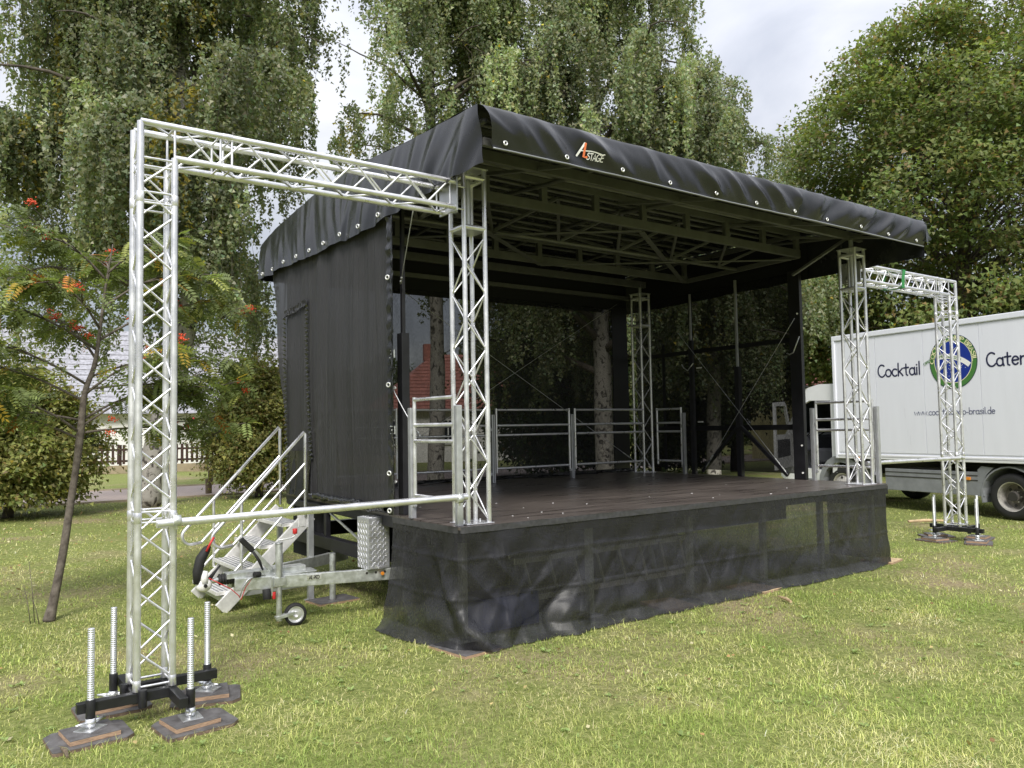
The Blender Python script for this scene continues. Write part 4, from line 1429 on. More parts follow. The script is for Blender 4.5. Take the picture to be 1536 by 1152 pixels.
# coupling head: rounded white-silver head, black lever
hv, hf = [], []
import itertools
bm = bmesh.new()
bmesh.ops.create_uvsphere(bm, u_segments=18, v_segments=12, radius=0.055)
me = bpy.data.meshes.new("coupling_head")
for vtx in bm.verts:
    vtx.co.x *= 1.15
    vtx.co.y *= 0.8
    if vtx.co.z > 0: vtx.co.z *= 1.05
bm.to_mesh(me)
bm.free()
me.materials.append(M['print_white'])
me.polygons.foreach_set("use_smooth", [True] * len(me.polygons))
co = bpy.data.objects.new("coupling_head", me)
attach(co, db, Matrix.Translation((-1.475, 1.70, 0.405)))
tube("coupling_pin", (-1.475, 1.64, 0.405), (-1.475, 1.66, 0.405), 0.014, 'black', db)
pipe("coupling_neck", [(-1.475, 1.69, 0.42), (-1.475, 1.69, 0.48), (-1.465, 1.69, 0.52)], [0.038, 0.03, 0.02], 'print_white', db)
pipe("stabiliser_lever", [(-1.53, 1.70, 0.42), (-1.525, 1.70, 0.52), (-1.50, 1.70, 0.62), (-1.455, 1.70, 0.69), (-1.43, 1.70, 0.72)], [0.028, 0.040, 0.042, 0.034, 0.016], 'rubber', db, n=12)
pipe("red_pointer", [(-1.465, 1.665, 0.68), (-1.435, 1.665, 0.74), (-1.405, 1.665, 0.79)], 0.009, 'red', db)
pipe("coupling_handle", [(-1.43, 1.70, 0.45), (-1.39, 1.70, 0.50), (-1.345, 1.70, 0.55)], [0.018, 0.012, 0.007], 'rubber', db)
# handbrake lever
beam("brake_lever", (-0.93, 1.66, 0.47), (-1.10, 1.66, 0.66), 0.028, 0.04, 'galv', db)
beam("brake_grip", (-1.085, 1.66, 0.645), (-1.19, 1.66, 0.755), 0.034, 0.045, 'rubber', db, bev=0.012)
pipe("brake_strut", [(-1.09, 1.64, 0.64), (-1.04, 1.64, 0.56), (-1.01, 1.64, 0.48)], [0.010, 0.013, 0.007], 'rubber', db)
tube("plug_socket", (-1.05, 1.60, 0.455), (-1.10, 1.58, 0.46), 0.024, 'rubber', db)
pipe("breakaway_cable", [(-1.44, 1.68, 0.46), (-1.36, 1.64, 0.41), (-1.28, 1.62, 0.36), (-1.22, 1.615, 0.30), (-1.20, 1.62, 0.26), (-1.16, 1.62, 0.36), (-1.10, 1.61, 0.44), (-1.07, 1.60, 0.455)], 0.0035, 'red', db)
pipe("brake_line", [(-1.21, 1.62, 0.28), (-1.19, 1.60, 0.37), (-1.15, 1.60, 0.42), (-1.08, 1.60, 0.45)], 0.005, 'alu_dull', db)
box("maker_plate", (-0.61, 1.506, 0.392), (0.125, 0.006, 0.045), 'alu', db, rotz=-0.198, bev=0.003)
dd_ = V((1.49, -0.30, 0)).normalized()
tg, wd_ = text_geo("AL-KO", 0.030, 0.10, lambda x, y: V((-0.655, 1.5125, 0.378)) + dd_ * x + V((0, -0.0, y)) + V((-.2, -.98, 0)) * 0.003)
v, f = merge(*tg)
mobj("maker_lettering", v, f, 'hub_dark', db)
for x in (-0.16, -0.08, 0.0):
    y_ = 1.66 - (x + 1.24) * 0.2013
    tube("bolt_hole", (x, y_ - 0.030, 0.385), (x, y_ - 0.022, 0.385), 0.011, 'hub_dark', db, n=10)
# jockey wheel on its clamp
jw = part("jockey_wheel", stage, (-0.90, 1.55, 0))
JX, JY = -0.905, 1.545
tube("outer_tube", (JX, JY, 0.36), (JX, JY, 0.70), 0.030, 'galv', jw, n=18)
tube("inner_tube", (JX, JY, 0.06), (JX, JY, 0.38), 0.024, 'galv', jw, n=18)
tube("cap", (JX, JY, 0.70), (JX, JY, 0.712), 0.033, 'galv', jw, n=18)
pipe("crank", [(JX, JY, 0.712), (JX, JY, 0.73), (JX + 0.10, JY, 0.735), (JX + 0.135, JY, 0.75), (JX + 0.14, JY, 0.775)], 0.006, 'galv', jw)
tube("crank_knob", (JX + 0.14, JY, 0.772), (JX + 0.14, JY, 0.815), 0.020, 'red', jw, n=14)
box("clamp", (JX, JY + 0.02, 0.385), (0.10, 0.10, 0.075), 'galv', jw)
beam("clamp_handle", (JX - 0.07, JY - 0.03, 0.42), (JX - 0.07, JY - 0.03, 0.28), 0.014, 0.014, 'galv', jw)
tube("clamp_knob", (JX - 0.055, JY - 0.035, 0.255), (JX - 0.055, JY - 0.035, 0.31), 0.014, 'red', jw, n=10)
tube("reflector", (JX - 0.10, JY + 0.0, 0.25), (JX - 0.10, JY + 0.02, 0.33), 0.034, 'rubber', jw, n=14)
beam("fork", (JX - 0.03, JY, 0.085), (JX + 0.13, JY, 0.11), 0.055, 0.028, 'galv', jw)
wv, wf = lathe_geo([(0.068, -0.024), (0.086, -0.026), (0.093, -0.018), (0.093, 0.018), (0.086, 0.026), (0.068, 0.024)], 28, 'Y')
def wheelpl(p): return (JX + 0.145 + p[0] * 0.98 + p[1] * 0.2, JY + 0.01 + p[1] * 0.98 - p[0] * 0.2, 0.093 + p[2])
mobj("tyre", [wheelpl(p) for p in wv], wf, 'rubber', jw, smooth=True)
rv, rfc = lathe_geo([(0.0, -0.012), (0.02, -0.03), (0.025, -0.03), (0.027, -0.012), (0.055, -0.010), (0.059, -0.022), (0.0695, -0.024), (0.0695, 0.024), (0.0, 0.02)], 28, 'Y')
mobj("rim", [wheelpl(p) for p in rv], rfc, 'alu', jw, smooth=False)

# ---- checker plate storage box
sb = part("storage_box", stage, (-0.06, 1.5, 0.63))
SBX0, SBX1, SBY0, SBY1, SBZ0, SBZ1 = -0.163, 0.045, 1.375, 1.60, 0.415, 0.868
box("box_body", ((SBX0 + SBX1) / 2, (SBY0 + SBY1) / 2, (SBZ0 + SBZ1) / 2), (SBX1 - SBX0, SBY1 - SBY0, SBZ1 - SBZ0), 'alu_dull', sb, bev=0.006)
def lozenges(fn, w, h, nrm):
    gs = []
    st_ = 0.052
    i = 0
    yy = st_ * 0.4
    row = 0
    while yy < h:
        xx = st_ * 0.5 + (st_ * 0.5 if row % 2 else 0)
        while xx < w - 0.006:
            a = R(45) if row % 2 else R(-45)
            lng, sht = 0.0235, 0.0125
            if xx > lng and xx < w - lng + .006 and yy > lng * .8 and yy < h - lng * .8:
                pts = [(xx + math.cos(a) * lng * c1 - math.sin(a) * sht * c2, yy + math.sin(a) * lng * c1 + math.cos(a) * sht * c2) for c1, c2 in ((-1, 0), (0, -1), (1, 0), (0, 1))]
                v = [fn(*p) for p in pts] + [fn(xx + (p[0] - xx) * .75, yy + (p[1] - yy) * .75) + V(nrm) * 0.0035 for p in pts]
                gs.append((v, [(4, 5, 6, 7), (0, 1, 5, 4), (1, 2, 6, 5), (2, 3, 7, 6), (3, 0, 4, 7)]))
            xx += st_
        yy += st_ * 0.5
        row += 1
    return gs
gs = lozenges(lambda a, b: V((SBX0 + a, SBY0 - 0.0005, SBZ0 + b)), SBX1 - SBX0, SBZ1 - SBZ0, (0, -1, 0))
gs += lozenges(lambda a, b: V((SBX0 - 0.0005, SBY1 - a, SBZ0 + b)), SBY1 - SBY0, SBZ1 - SBZ0, (-1, 0, 0))
gs += lozenges(lambda a, b: V((SBX0 + a, SBY0 + b, SBZ1 + 0.0005)), SBX1 - SBX0, SBY1 - SBY0, (0, 0, 1))
v, f = merge(*gs)
o = mobj("tread_pattern", v, f, 'alu', sb)
o["kind"] = "stuff"
box("latch", (-0.045, SBY0 - 0.012, SBZ0 + 0.012), (0.06, 0.016, 0.022), 'alu', sb)
tube("padlock", (-0.035, SBY0 - 0.02, SBZ0 - 0.04), (-0.035, SBY0 - 0.008, SBZ0 - 0.04), 0.016, 'amber', sb, n=10)

# ================================================================= STAIRS
stairs = thing("stage_stairs", "aluminium stage steps with hooked tubular handrails beside the black side curtain", "stairs", (-0.7, 2.85, 0))
YN, YFAR = 2.435, 3.27
for yy in (YN, YFAR):
    beam("stringer", (-1.13, yy, 0.03), (-0.27, yy, 0.83), 0.03, 0.13, 'alu_step', stairs)
    beam("rear_leg", (-0.27, yy, 0.0), (-0.27, yy, 0.84), 0.05, 0.055, 'alu_dull', stairs, upv=(1, 0, 0))
    beam("ground_bar", (-1.02, yy + 0.02, 0.15), (-0.29, yy + 0.02, 0.17), 0.03, 0.06, 'alu_dull', stairs)
    box("rear_foot", (-0.27, yy, 0.006), (0.11, 0.08, 0.012), 'alu_dull', stairs)
beam("front_bar", (-1.10, YN, 0.12), (-1.10, YFAR, 0.12), 0.03, 0.05, 'alu_dull', stairs)
for k in range(4):
    x, z = -1.06 + 0.205 * k, 0.175 + 0.19 * k
    tr_ = box("tread", (x, (YN + YFAR) / 2, z), (0.21, YFAR - YN - 0.035, 0.035), 'alu_step', stairs)
    for j in range(5):
        box("grip_line", (x - 0.08 + 0.04 * j, (YN + YFAR) / 2, z + 0.0185), (0.012, YFAR - YN - 0.05, 0.003), 'grey_plastic', tr_, bev=0)
box("top_bracket", (-0.36, YN, 0.80), (0.07, 0.04, 0.16), 'alu_step', stairs)
for yy, x_top, x_low in ((YN - 0.02, -0.325, -1.19), (YFAR + 0.02, -0.26, -1.235)):
    hr = part("handrail", stairs, (x_top, yy, 0.8))
    sl = (1.635 - 0.735) / (-0.325 + 1.19)
    zt_ = 1.635 if yy < 3 else 1.69
    zl = zt_ + sl * (x_low - x_top)
    pts = [(x_top, yy, zt_ - 0.82), (x_top, yy, zt_ - 0.02), (x_top - 0.012, yy, zt_), (x_low, yy, zl)]
    for k in range(1, 9):
        th = R(140 + 16.5 * k)
        pts.append((x_low + 0.065 + 0.085 * math.cos(th), yy, zl - 0.055 + 0.085 * math.sin(th)))
    pts.append((x_low + 0.17, yy, zl - 0.128))
    pipe("handrail_tube", pts, 0.0155, 'alu', hr, n=12)
    for dz in (0.30, 0.56):
        tube("lower_rail", (x_top, yy, zt_ - dz), (x_low + 0.17, yy, zl - dz + 0.17 * sl), 0.0125, 'alu', hr, n=12)
    xm = -0.945 if yy < 3 else -0.95
    zm = zt_ + sl * (xm - x_top)
    tube("mid_post", (xm, yy, zm), (xm, yy, zm - 0.68), 0.0145, 'alu', hr, n=12)

# ================================================================= BOARDS under the stage, small things
board("ground_board", -0.045, 0.0, 0.12, 0.36, 0.44, 0.0, 0.022, "scuffed dark plywood board poking out under the near corner of the skirt", "boards under the stage legs")
board("ground_board", 2.17, 0.03, -0.15, 0.36, 0.40, 0.0, 0.022, "pale edged board poking out under the middle of the front skirt", "boards under the stage legs", top='wood_raw')
board("ground_board", 3.36, 0.0, 0.1, 0.34, 0.42, 0.0, 0.022, "pale board edge under the skirt, right of the loose stick", "boards under the stage legs", top='wood_raw')
board("ground_board", 5.80, 0.06, 0.2, 0.36, 0.36, 0.0, 0.022, "board poking out under the far right corner of the skirt", "boards under the stage legs", top='wood_raw')
board("ground_board", -0.12, 2.25, 0.1, 0.42, 0.30, 0.0, 0.022, "dark board on the grass under the trailer behind the drawbar", "boards under the stage legs")
tube("support_jack", (-0.12, 2.25, 0.02), (-0.12, 2.25, 0.46), 0.03, 'galv', stage, n=14)
def stick(pts, r, label, m='wood_raw'):
    v, f = pipe_geo(pts, r, 7)
    o = mobj("stick", v, f, m, None, smooth=False)
    tag(o, label, "stick")
stick([(3.02, -0.66, 0.03), (3.07, -0.58, 0.034), (3.10, -0.52, 0.03), (3.14, -0.44, 0.028)], [0.012, 0.016, 0.014, 0.008], "pale broken piece of wood lying on the grass in front of the skirt")
stick([(-2.735, -0.33, 0.025), (-2.728, -0.40, 0.03), (-2.725, -0.47, 0.02)], [0.009, 0.012, 0.007], "short pale stick beside the front left board of the near goalpost", 'post_wood')
stick([(9.3, 1.6, 0.05), (9.55, 1.45, 0.06), (9.8, 1.25, 0.05)], [0.02, 0.025, 0.015], "pale timber offcut on the grass beneath the white truck")

# ladder lying under the stage
lad = thing("ladder", "aluminium ladder lying on its side under the stage, seen through the skirt", "ladder", (1.9, 0.5, 0.1))
for z in (0.17, 0.50):
    beam("ladder_rail", (0.75, 0.45, z), (3.1, 0.50, z), 0.025, 0.05, 'alu', lad)
    beam("ladder_rail", (0.75, 0.53, z + 0.03), (2.9, 0.58, z + 0.03), 0.025, 0.04, 'alu', lad)
for k in range(8):
    x = 0.95 + 0.28 * k
    tube("ladder_rung", (x, 0.455 + 0.02 * k / 8, 0.17), (x - 0.10, 0.455 + 0.02 * k / 8, 0.50), 0.014, 'alu', lad)
# blue crate
cr = thing("plastic_crate", "dark blue plastic crate under the stage behind the near corner of the skirt", "crate", (0.55, 0.38, 0))
box("bottom", (0.55, 0.40, 0.03), (0.55, 0.36, 0.02), 'blue_tarp', cr)
for dx in (-0.27, 0.27): box("end_wall", (0.55 + dx, 0.40, 0.16), (0.015, 0.36, 0.24), 'blue_tarp', cr)
for dy in (-0.175, 0.175): box("side_wall", (0.55, 0.40 + dy, 0.16), (0.53, 0.015, 0.24), 'blue_tarp', cr)
pipe("handle", [(0.75, 0.21, 0.27), (0.74, 0.20, 0.33), (0.62, 0.20, 0.34), (0.60, 0.21, 0.27)], 0.008, 'rubber', cr)
# trestle with a board
trs = thing("trestle", "pale wooden trestle under the stage, seen through the middle of the skirt", "trestle", (2.9, 0.7, 0))
beam("trestle_top", (2.55, 0.70, 0.55), (3.25, 0.70, 0.55), 0.06, 0.05, 'alu_dull', trs)
for x in (2.6, 3.2):
    for s in (-1, 1):
        beam("leg", (x, 0.70, 0.54), (x + 0.06 * (1 if x > 3 else -1), 0.70 + 0.22 * s, 0.0), 0.035, 0.035, 'alu_dull', trs, upv=(1, 0, 0))

# ================================================================= TRUCK
U_ = V((-0.174, -0.985, 0)).normalized()
truck_mw = Matrix.Translation((11.49, 4.18, 0)) @ Matrix(((U_.x, -U_.y, 0), (U_.y, U_.x, 0), (0, 0, 1))).to_4x4()
truck = thing("box_truck", "white box truck with dark lettering and round green and blue emblem, driver door open", "truck", mw=truck_mw)
FRAME = truck_mw.copy()
BL, BW, BZ0, BZ1 = 6.2, 2.40, 0.92, 3.36
bd = box("cargo_box", (BL / 2, BW / 2, (BZ0 + BZ1) / 2), (BL, BW, BZ1 - BZ0), 'white_paint', truck, bev=0.03)
# panels proud of the side, small joints between them
xs_ = [0.06, 1.01, 2.03, 3.09, 4.15, 5.2, 6.14]
for a, b in zip(xs_, xs_[1:]):
    box("side_panel", ((a + b) / 2, -0.004, 2.15), (b - a - 0.008, 0.012, 2.20), 'white_paint', bd, bev=0.002)
box("roof_rail", (BL / 2, -0.01, BZ1 - 0.045), (BL + 0.01, 0.05, 0.10), 'white_paint', bd, bev=0.02)
box("bottom_rail", (BL / 2, -0.008, BZ0 + 0.045), (BL, 0.04, 0.085), 'cab_white', bd, bev=0.008)
box("rail_groove", (BL / 2, -0.0285, BZ0 + 0.052), (BL, 0.004, 0.008), 'seam', bd, bev=0)
box("corner_post", (0.03, -0.008, 2.12), (0.07, 0.05, 2.4), 'white_paint', bd, bev=0.015)
# lettering
FY = -0.0135
def side(x0, z0): return lambda x, y: V((x0 + x, FY, z0 + y))
def word(txt, x0, z0, size, w, m, sx_=1.0):
    tg, wd_ = text_geo(txt, size, w, lambda x, y: V((x0 + x * sx_, FY, z0 + y)))
    v, f = merge(*tg)
    return mobj("lettering", v, f, m, truck)
_, w0 = text_geo("Cocktail", 1, 0.06, lambda x, y: V((x, y, 0)))
word("Cocktail", 1.06, 2.475, 0.235, 0.062, 'ink', 0.92 / (w0 * 0.235))
_, w1 = text_geo("Catering", 1, 0.06, lambda x, y: V((x, y, 0)))
word("Catering", 3.20, 2.515, 0.235, 0.062, 'ink', 0.98 / (w1 * 0.235))
_, w2 = text_geo("www.cocktailshop-brasil.de", 1, 0.06, lambda x, y: V((x, y, 0)))
word("www.cocktailshop-brasil.de", 1.81, 1.735, 0.115, 0.055, 'ink_url', 1.51 / (w2 * 0.115))
for xm in (0.55, 2.6, 4.6):
    box("side_lamp", (xm, -0.033, BZ0 + 0.022), (0.07, 0.012, 0.028), 'amber', bd, bev=0.003)
for a in xs_[1:-1]:
    for zz in np.arange(1.10, 3.2, 0.14):
        tube("rivet", (a + 0.022, -0.0125, zz), (a + 0.022, -0.0095, zz), 0.006, 'white_paint', bd, n=8)
# emblem
EX, EZ, ER = 2.61, 2.65, 0.445
def disc_geo(r0, r1, y, n=64):
    v = []
    for r_ in (r0, r1):
        for k in range(n):
            th = 2 * math.pi * k / n
            v.append((EX + r_ * math.cos(th), y, EZ + r_ * math.sin(th) * 1.06))
    if r0 == 0:
        return v[n:], [tuple(range(n))]
    return v, [(k, (k + 1) % n, n + (k + 1) % n, n + k) for k in range(n)]
v, f = disc_geo(0, ER, -0.0125)
em = mobj("emblem", v, f, 'green', truck)
v, f = disc_geo(0, ER * 0.77, -0.0150)
mobj("blue_disc", v, f, 'blue', em)
v, f = disc_geo(ER * 0.77, ER * 0.795, -0.0155)
mobj("disc_outline", v, f, 'cream', em)
v, f = disc_geo(ER * 0.975, ER, -0.0155)
mobj("emblem_outline", v, f, 'ink', em)
def bandp(t, k):
    r_ = ER * 1.0
    ang = R(128 - 66 * t)
    c0 = (EX - 0.17, EZ - 0.62)
    rr = 0.72 + k * 0.042
    return V((c0[0] + rr * math.cos(ang), -0.0175, c0[1] + rr * math.sin(ang)))
def bclip(p):
    d = math.hypot(p.x - EX, (p.z - EZ) / 1.06)
    return d < ER * 0.76
nb_ = 40
bpts = [(bandp(t / nb_, 1), bandp(t / nb_, -1)) for t in range(-8, nb_ + 9)]
bpts = [q for q in bpts if bclip(q[0]) and bclip(q[1])]
v = [p for q in bpts for p in q]
f = [(2 * i + 1, 2 * i + 3, 2 * i + 2, 2 * i) for i in range(len(bpts) - 1)]
mobj("motto_band", v, f, 'print_white', em)
def bandtext(txt, t0, t1, size):
    gs = []
    _, wt = text_geo(txt, 1, 0.06, lambda x, y: V((x, y, 0)))
    def pl(x, y):
        t = t0 + (t1 - t0) * x / wt
        ang = R(128 - 66 * t)
        rr = 0.72 - 0.022 + y * size
        return V((EX - 0.17 + rr * math.cos(ang), -0.0195, EZ - 0.62 + rr * math.sin(ang)))
    tg, _ = text_geo(txt, 1.0, 0.07, pl)
    return merge(*tg)
v, f = bandtext("ORDEM E PROGRESSO", 0.08, 0.98, 0.046)
mobj("motto_lettering", v, f, 'green', em)
def ringtext(txt, a0, a1, r_, size):
    _, wt = text_geo(txt, 1, 0.06, lambda x, y: V((x, y, 0)))
    def pl(x, y):
        ang = R(a0 + (a1 - a0) * x / wt)
        rr = r_ + y * size
        return V((EX + rr * math.cos(ang), -0.0180, EZ + rr * math.sin(ang) * 1.06))
    tg, _ = text_geo(txt, 1, 0.08, pl)
    return merge(*tg)
v, f = ringtext("COCKTAILSHOP BRASIL", 182, -2, ER * 0.815, 0.070)
mobj("ring_lettering", v, f, 'cream', em)
gs = []
for k in range(26):
    a_ = random.uniform(205, 345)
    rr = ER * random.uniform(0.2, 0.68)
    s_ = random.uniform(0.006, 0.010)
    cx_s, cz_s = EX + rr * math.cos(R(a_)), EZ + rr * math.sin(R(a_))
    gs.append(([V((cx_s + s_ * math.cos(t * 2.09), -0.0175, cz_s + s_ * math.sin(t * 2.09))) for t in range(3)], [(0, 1, 2)]))
v, f = merge(*gs)
mobj("stars", v, f, 'print_white', em, kind="stuff")
# underbody
box("side_guard", (2.02, 0.05, 0.56), (1.84, 0.04, 0.40), 'grey_plastic', truck, bev=0.01)
box("guard_groove", (2.02, 0.027, 0.62), (1.82, 0.008, 0.015), 'hub_dark', truck, bev=0)
box("guard_groove", (2.02, 0.027, 0.70), (1.82, 0.008, 0.012), 'hub_dark', truck, bev=0)
box("side_marker", (2.76, 0.02, 0.645), (0.09, 0.03, 0.05), 'amber', truck)
box("chassis_rail", (2.9, 0.75, 0.72), (6.0, 0.12, 0.22), 'hub_dark', truck, bev=0)
box("chassis_rail", (2.9, 1.65, 0.72), (6.0, 0.12, 0.22), 'hub_dark', truck, bev=0)
box("fuel_tank", (1.9, 0.45, 0.60), (0.9, 0.5, 0.40), 'hub_dark', truck, bev=0.05)
def truck_wheel(x, y, dual=False):
    w_ = part("wheel", truck, truck_mw @ V((x, y, 0.38)))
    tv, tf = lathe_geo([(0.235, -0.10), (0.30, -0.115), (0.355, -0.10), (0.38, -0.07), (0.38, 0.07), (0.355, 0.10), (0.30, 0.115), (0.235, 0.10)], 40, 'Y')
    mobj("tyre", [(x + a, y + b, 0.38 + c) for a, b, c in tv], tf, 'rubber', w_, smooth=True)
    if dual:   # deep dished rear wheel
        pr2 = [(0.24, -0.105), (0.228, -0.10), (0.215, -0.03), (0.203, 0.045)]
        dv2, df2 = lathe_geo([(0.205, 0.045), (0.10, 0.055), (0.09, 0.0), (0.085, -0.06), (0.0, -0.07)], 40, 'Y')
        mobj("wheel_disc", [(x + a, y + b, 0.38 + c) for a, b, c in dv2], df2, 'hub_mid', w_)
    else:      # bulging front wheel
        pr2 = [(0.24, -0.105), (0.225, -0.10), (0.20, -0.06), (0.185, -0.095), (0.10, -0.13), (0.09, -0.15), (0.0, -0.155)]
    rv, rf2 = lathe_geo(pr2, 40, 'Y')
    mobj("rim", [(x + a, y + b, 0.38 + c) for a, b, c in rv], rf2, 'hub_silver', w_, smooth=False)
    for k in range(6 if dual else 5):
        th = 2 * math.pi * k / (6 if dual else 5) + 0.3
        r_ = 0.155
        yy = 0.05 if dual else -0.118
        tube("hand_hole", (x + r_ * math.cos(th), y + yy - 0.006, 0.38 + r_ * math.sin(th)), (x + r_ * math.cos(th), y + yy + 0.004, 0.38 + r_ * math.sin(th)), 0.026, 'hub_dark', w_, n=12)
    tube("hub", (x, y + (-0.085 if dual else -0.175), 0.38), (x, y + 0.05, 0.38), 0.075, 'hub_dark', w_, n=20)
    for k in range(6):
        th = 2 * math.pi * k / 6
        tube("wheel_nut", (x + 0.095 * math.cos(th), y + (-0.02 if dual else -0.15), 0.38 + 0.095 * math.sin(th)), (x + 0.095 * math.cos(th), y + 0.02, 0.38 + 0.095 * math.sin(th)), 0.012, 'hub_silver', w_, n=6)
truck_wheel(0.06, 0.17)
truck_wheel(3.47, 0.17, True)
truck_wheel(3.47, 0.46, False)
truck_wheel(0.06, 2.20)
truck_wheel(3.47, 2.20, True)
# rear mudguard
pts = []
for k in range(15):
    th = R(195 - 210 * k / 14)
    pts.append((3.47 + 0.47 * math.cos(th), 0, 0.38 + 0.47 * math.sin(th)))
v, f = [], []
for p in pts:
    v += [(p[0], 0.02, p[2]), (p[0], 0.62, p[2]), (3.47 + (p[0] - 3.47) * 1.05, 0.02, 0.38 + (p[2] - 0.38) * 1.05), (3.47 + (p[0] - 3.47) * 1.05, 0.62, 0.38 + (p[2] - 0.38) * 1.05)]
for i in range(len(pts) - 1):
    a_, b_ = i * 4, i * 4 + 4
    f += [(a_, b_, b_ + 1, a_ + 1), (a_ + 2, a_ + 3, b_ + 3, b_ + 2), (a_, a_ + 2, b_ + 2, b_), (a_ + 1, b_ + 1, b_ + 3, a_ + 3)]
mobj("mudguard", v, f, 'grey_plastic', truck, smooth=False)
v, f = prism_geo([(2.93, 0.03, 0.36), (3.02, 0.03, 0.36), (3.0, 0.03, 0.55), (3.08, 0.03, 0.72), (3.2, 0.03, 0.84), (3.0, 0.03, 0.86), (2.93, 0.03, 0.80)], (0, 0.05, 0))
mobj("mudguard_front", v, f, 'grey_plastic', truck)
# cab: shell walls with real window and door openings
cab = part("cab", truck, truck_mw @ V((-0.8, 1.1, 1.4)))
CW0, CW1 = 0.06, 2.14
prof = [(-0.06, 0.62), (-0.06, 2.42), (-0.45, 2.43), (-0.80, 2.36), (-0.98, 2.20), (-1.42, 1.42), (-1.55, 1.28), (-1.60, 0.50), (-1.50, 0.42), (-0.40, 0.42), (-0.36, 0.62)]
opening = [(-0.17, 0.66), (-0.17, 2.08), (-0.72, 2.10), (-0.90, 2.03), (-1.22, 1.42), (-1.24, 0.70)]
def cab_side(y0, th):
    # strips between the outer profile and the opening, as separate solid pieces
    pcs = [("rear_pillar", [(-0.06, 0.62), (-0.06, 2.42), (-0.17, 2.42), (-0.17, 0.62)]),
           ("roof_rail", [(-0.17, 2.08), (-0.17, 2.42), (-0.45, 2.43), (-0.80, 2.36), (-0.98, 2.20), (-0.90, 2.03), (-0.72, 2.10)]),
           ("front_pillar", [(-0.90, 2.03), (-0.98, 2.20), (-1.42, 1.42), (-1.22, 1.42)]),
           ("front_quarter", [(-1.22, 1.42), (-1.42, 1.42), (-1.55, 1.28), (-1.60, 0.50), (-1.50, 0.42), (-1.24, 0.42), (-1.24, 0.70)]),
           ("sill", [(-0.42, 0.42), (-0.42, 0.66), (-1.24, 0.70), (-1.24, 0.42)])]
    for nm, ol in pcs:
        v, f = prism_geo([(p[0], y0, p[1]) for p in ol], (0, th, 0))
        mobj(nm, v, f, 'cab_white', cab)
cab_side(CW0, 0.07)
cab_side(CW1, 0.07)
sl_ = [(-0.06, 2.42), (-0.45, 2.43), (-0.80, 2.36), (-0.98, 2.20)]
v, f = prism_geo([(p[0], CW0 + 0.07, p[1]) for p in sl_ + [(p[0] + 0.03, p[1] - 0.05) for p in reversed(sl_)]], (0, CW1 - CW0 - 0.07, 0))
mobj("roof", v, f, 'cab_white', cab)
v, f = prism_geo([(-1.42, CW0 + 0.07, 1.42), (-1.55, CW0 + 0.07, 1.28), (-1.60, CW0 + 0.07, 0.50), (-1.50, CW0 + 0.07, 0.50), (-1.48, CW0 + 0.07, 1.25)], (0, CW1 - CW0 - 0.07, 0))
mobj("front_panel", v, f, 'cab_white', cab)
v, f = prism_geo([(-0.98, CW0 + 0.07, 2.19), (-1.42, CW0 + 0.07, 1.42), (-1.40, CW0 + 0.07, 1.42), (-0.965, CW0 + 0.07, 2.18)], (0, CW1 - CW0 - 0.07, 0))
mobj("windscreen", v, f, 'glass', cab)
box("rear_wall", (-0.09, 1.13, 1.2), (0.04, 2.0, 1.2), 'seat', cab)
box("floor", (-0.85, 1.13, 0.66), (1.3, 2.0, 0.06), 'seat', cab)
for yy in (0.5, 1.6):
    box("seat_base", (-0.55, yy, 0.95), (0.5, 0.5, 0.30), 'seat', cab, bev=0.05)
    box("seat_back", (-0.28, yy, 1.45), (0.14, 0.48, 0.75), 'seat', cab, bev=0.05)
box("dashboard", (-1.28, 1.13, 1.2), (0.34, 1.95, 0.35), 'seat', cab, bev=0.06)
v, f = torus_geo((-1.02, 0.55, 1.42), (-0.5, 0, 0.86), 0.20, 0.015, 24, 6)
mobj("steering_wheel", v, f, 'rubber', cab, smooth=True)
box("passenger_door", (-0.7, 2.17, 1.05), (1.1, 0.03, 0.75), 'cab_white', cab)
v, f = [], []
arch = []
for k in range(11):
    th = R(180 - 180 * k / 10)
    arch.append((0.06 + 0.46 * math.cos(th), 0.38 + 0.46 * math.sin(th)))
olp = arch + [(0.62, 0.86), (0.5, 0.92), (-0.40, 0.92), (-0.46, 0.60)]
gv, gf = [], []
for a_, b_ in zip(arch, [(0.06 + 0.56 * math.cos(R(180 - 18 * k)), 0.38 + 0.60 * math.sin(R(180 - 18 * k))) for k in range(11)]):
    gv += [(a_[0], 0.02, a_[1]), (b_[0], 0.02, b_[1]), (a_[0], 0.40, a_[1]), (b_[0], 0.40, b_[1])]
for i in range(10):
    a_, b_ = i * 4, i * 4 + 4
    gf += [(a_, b_, b_ + 1, a_ + 1), (a_, a_ + 2, b_ + 2, b_), (a_ + 1, b_ + 1, b_ + 3, a_ + 3), (a_ + 2, a_ + 3, b_ + 3, b_ + 2)]
mobj("wheel_arch", gv, gf, 'grey_plastic', cab)
box("marker_lamp", (-0.82, 0.05, 2.40), (0.14, 0.06, 0.035), 'rubber', cab)
box("step", (-0.95, 0.10, 0.45), (0.5, 0.10, 0.06), 'grey_plastic', cab)
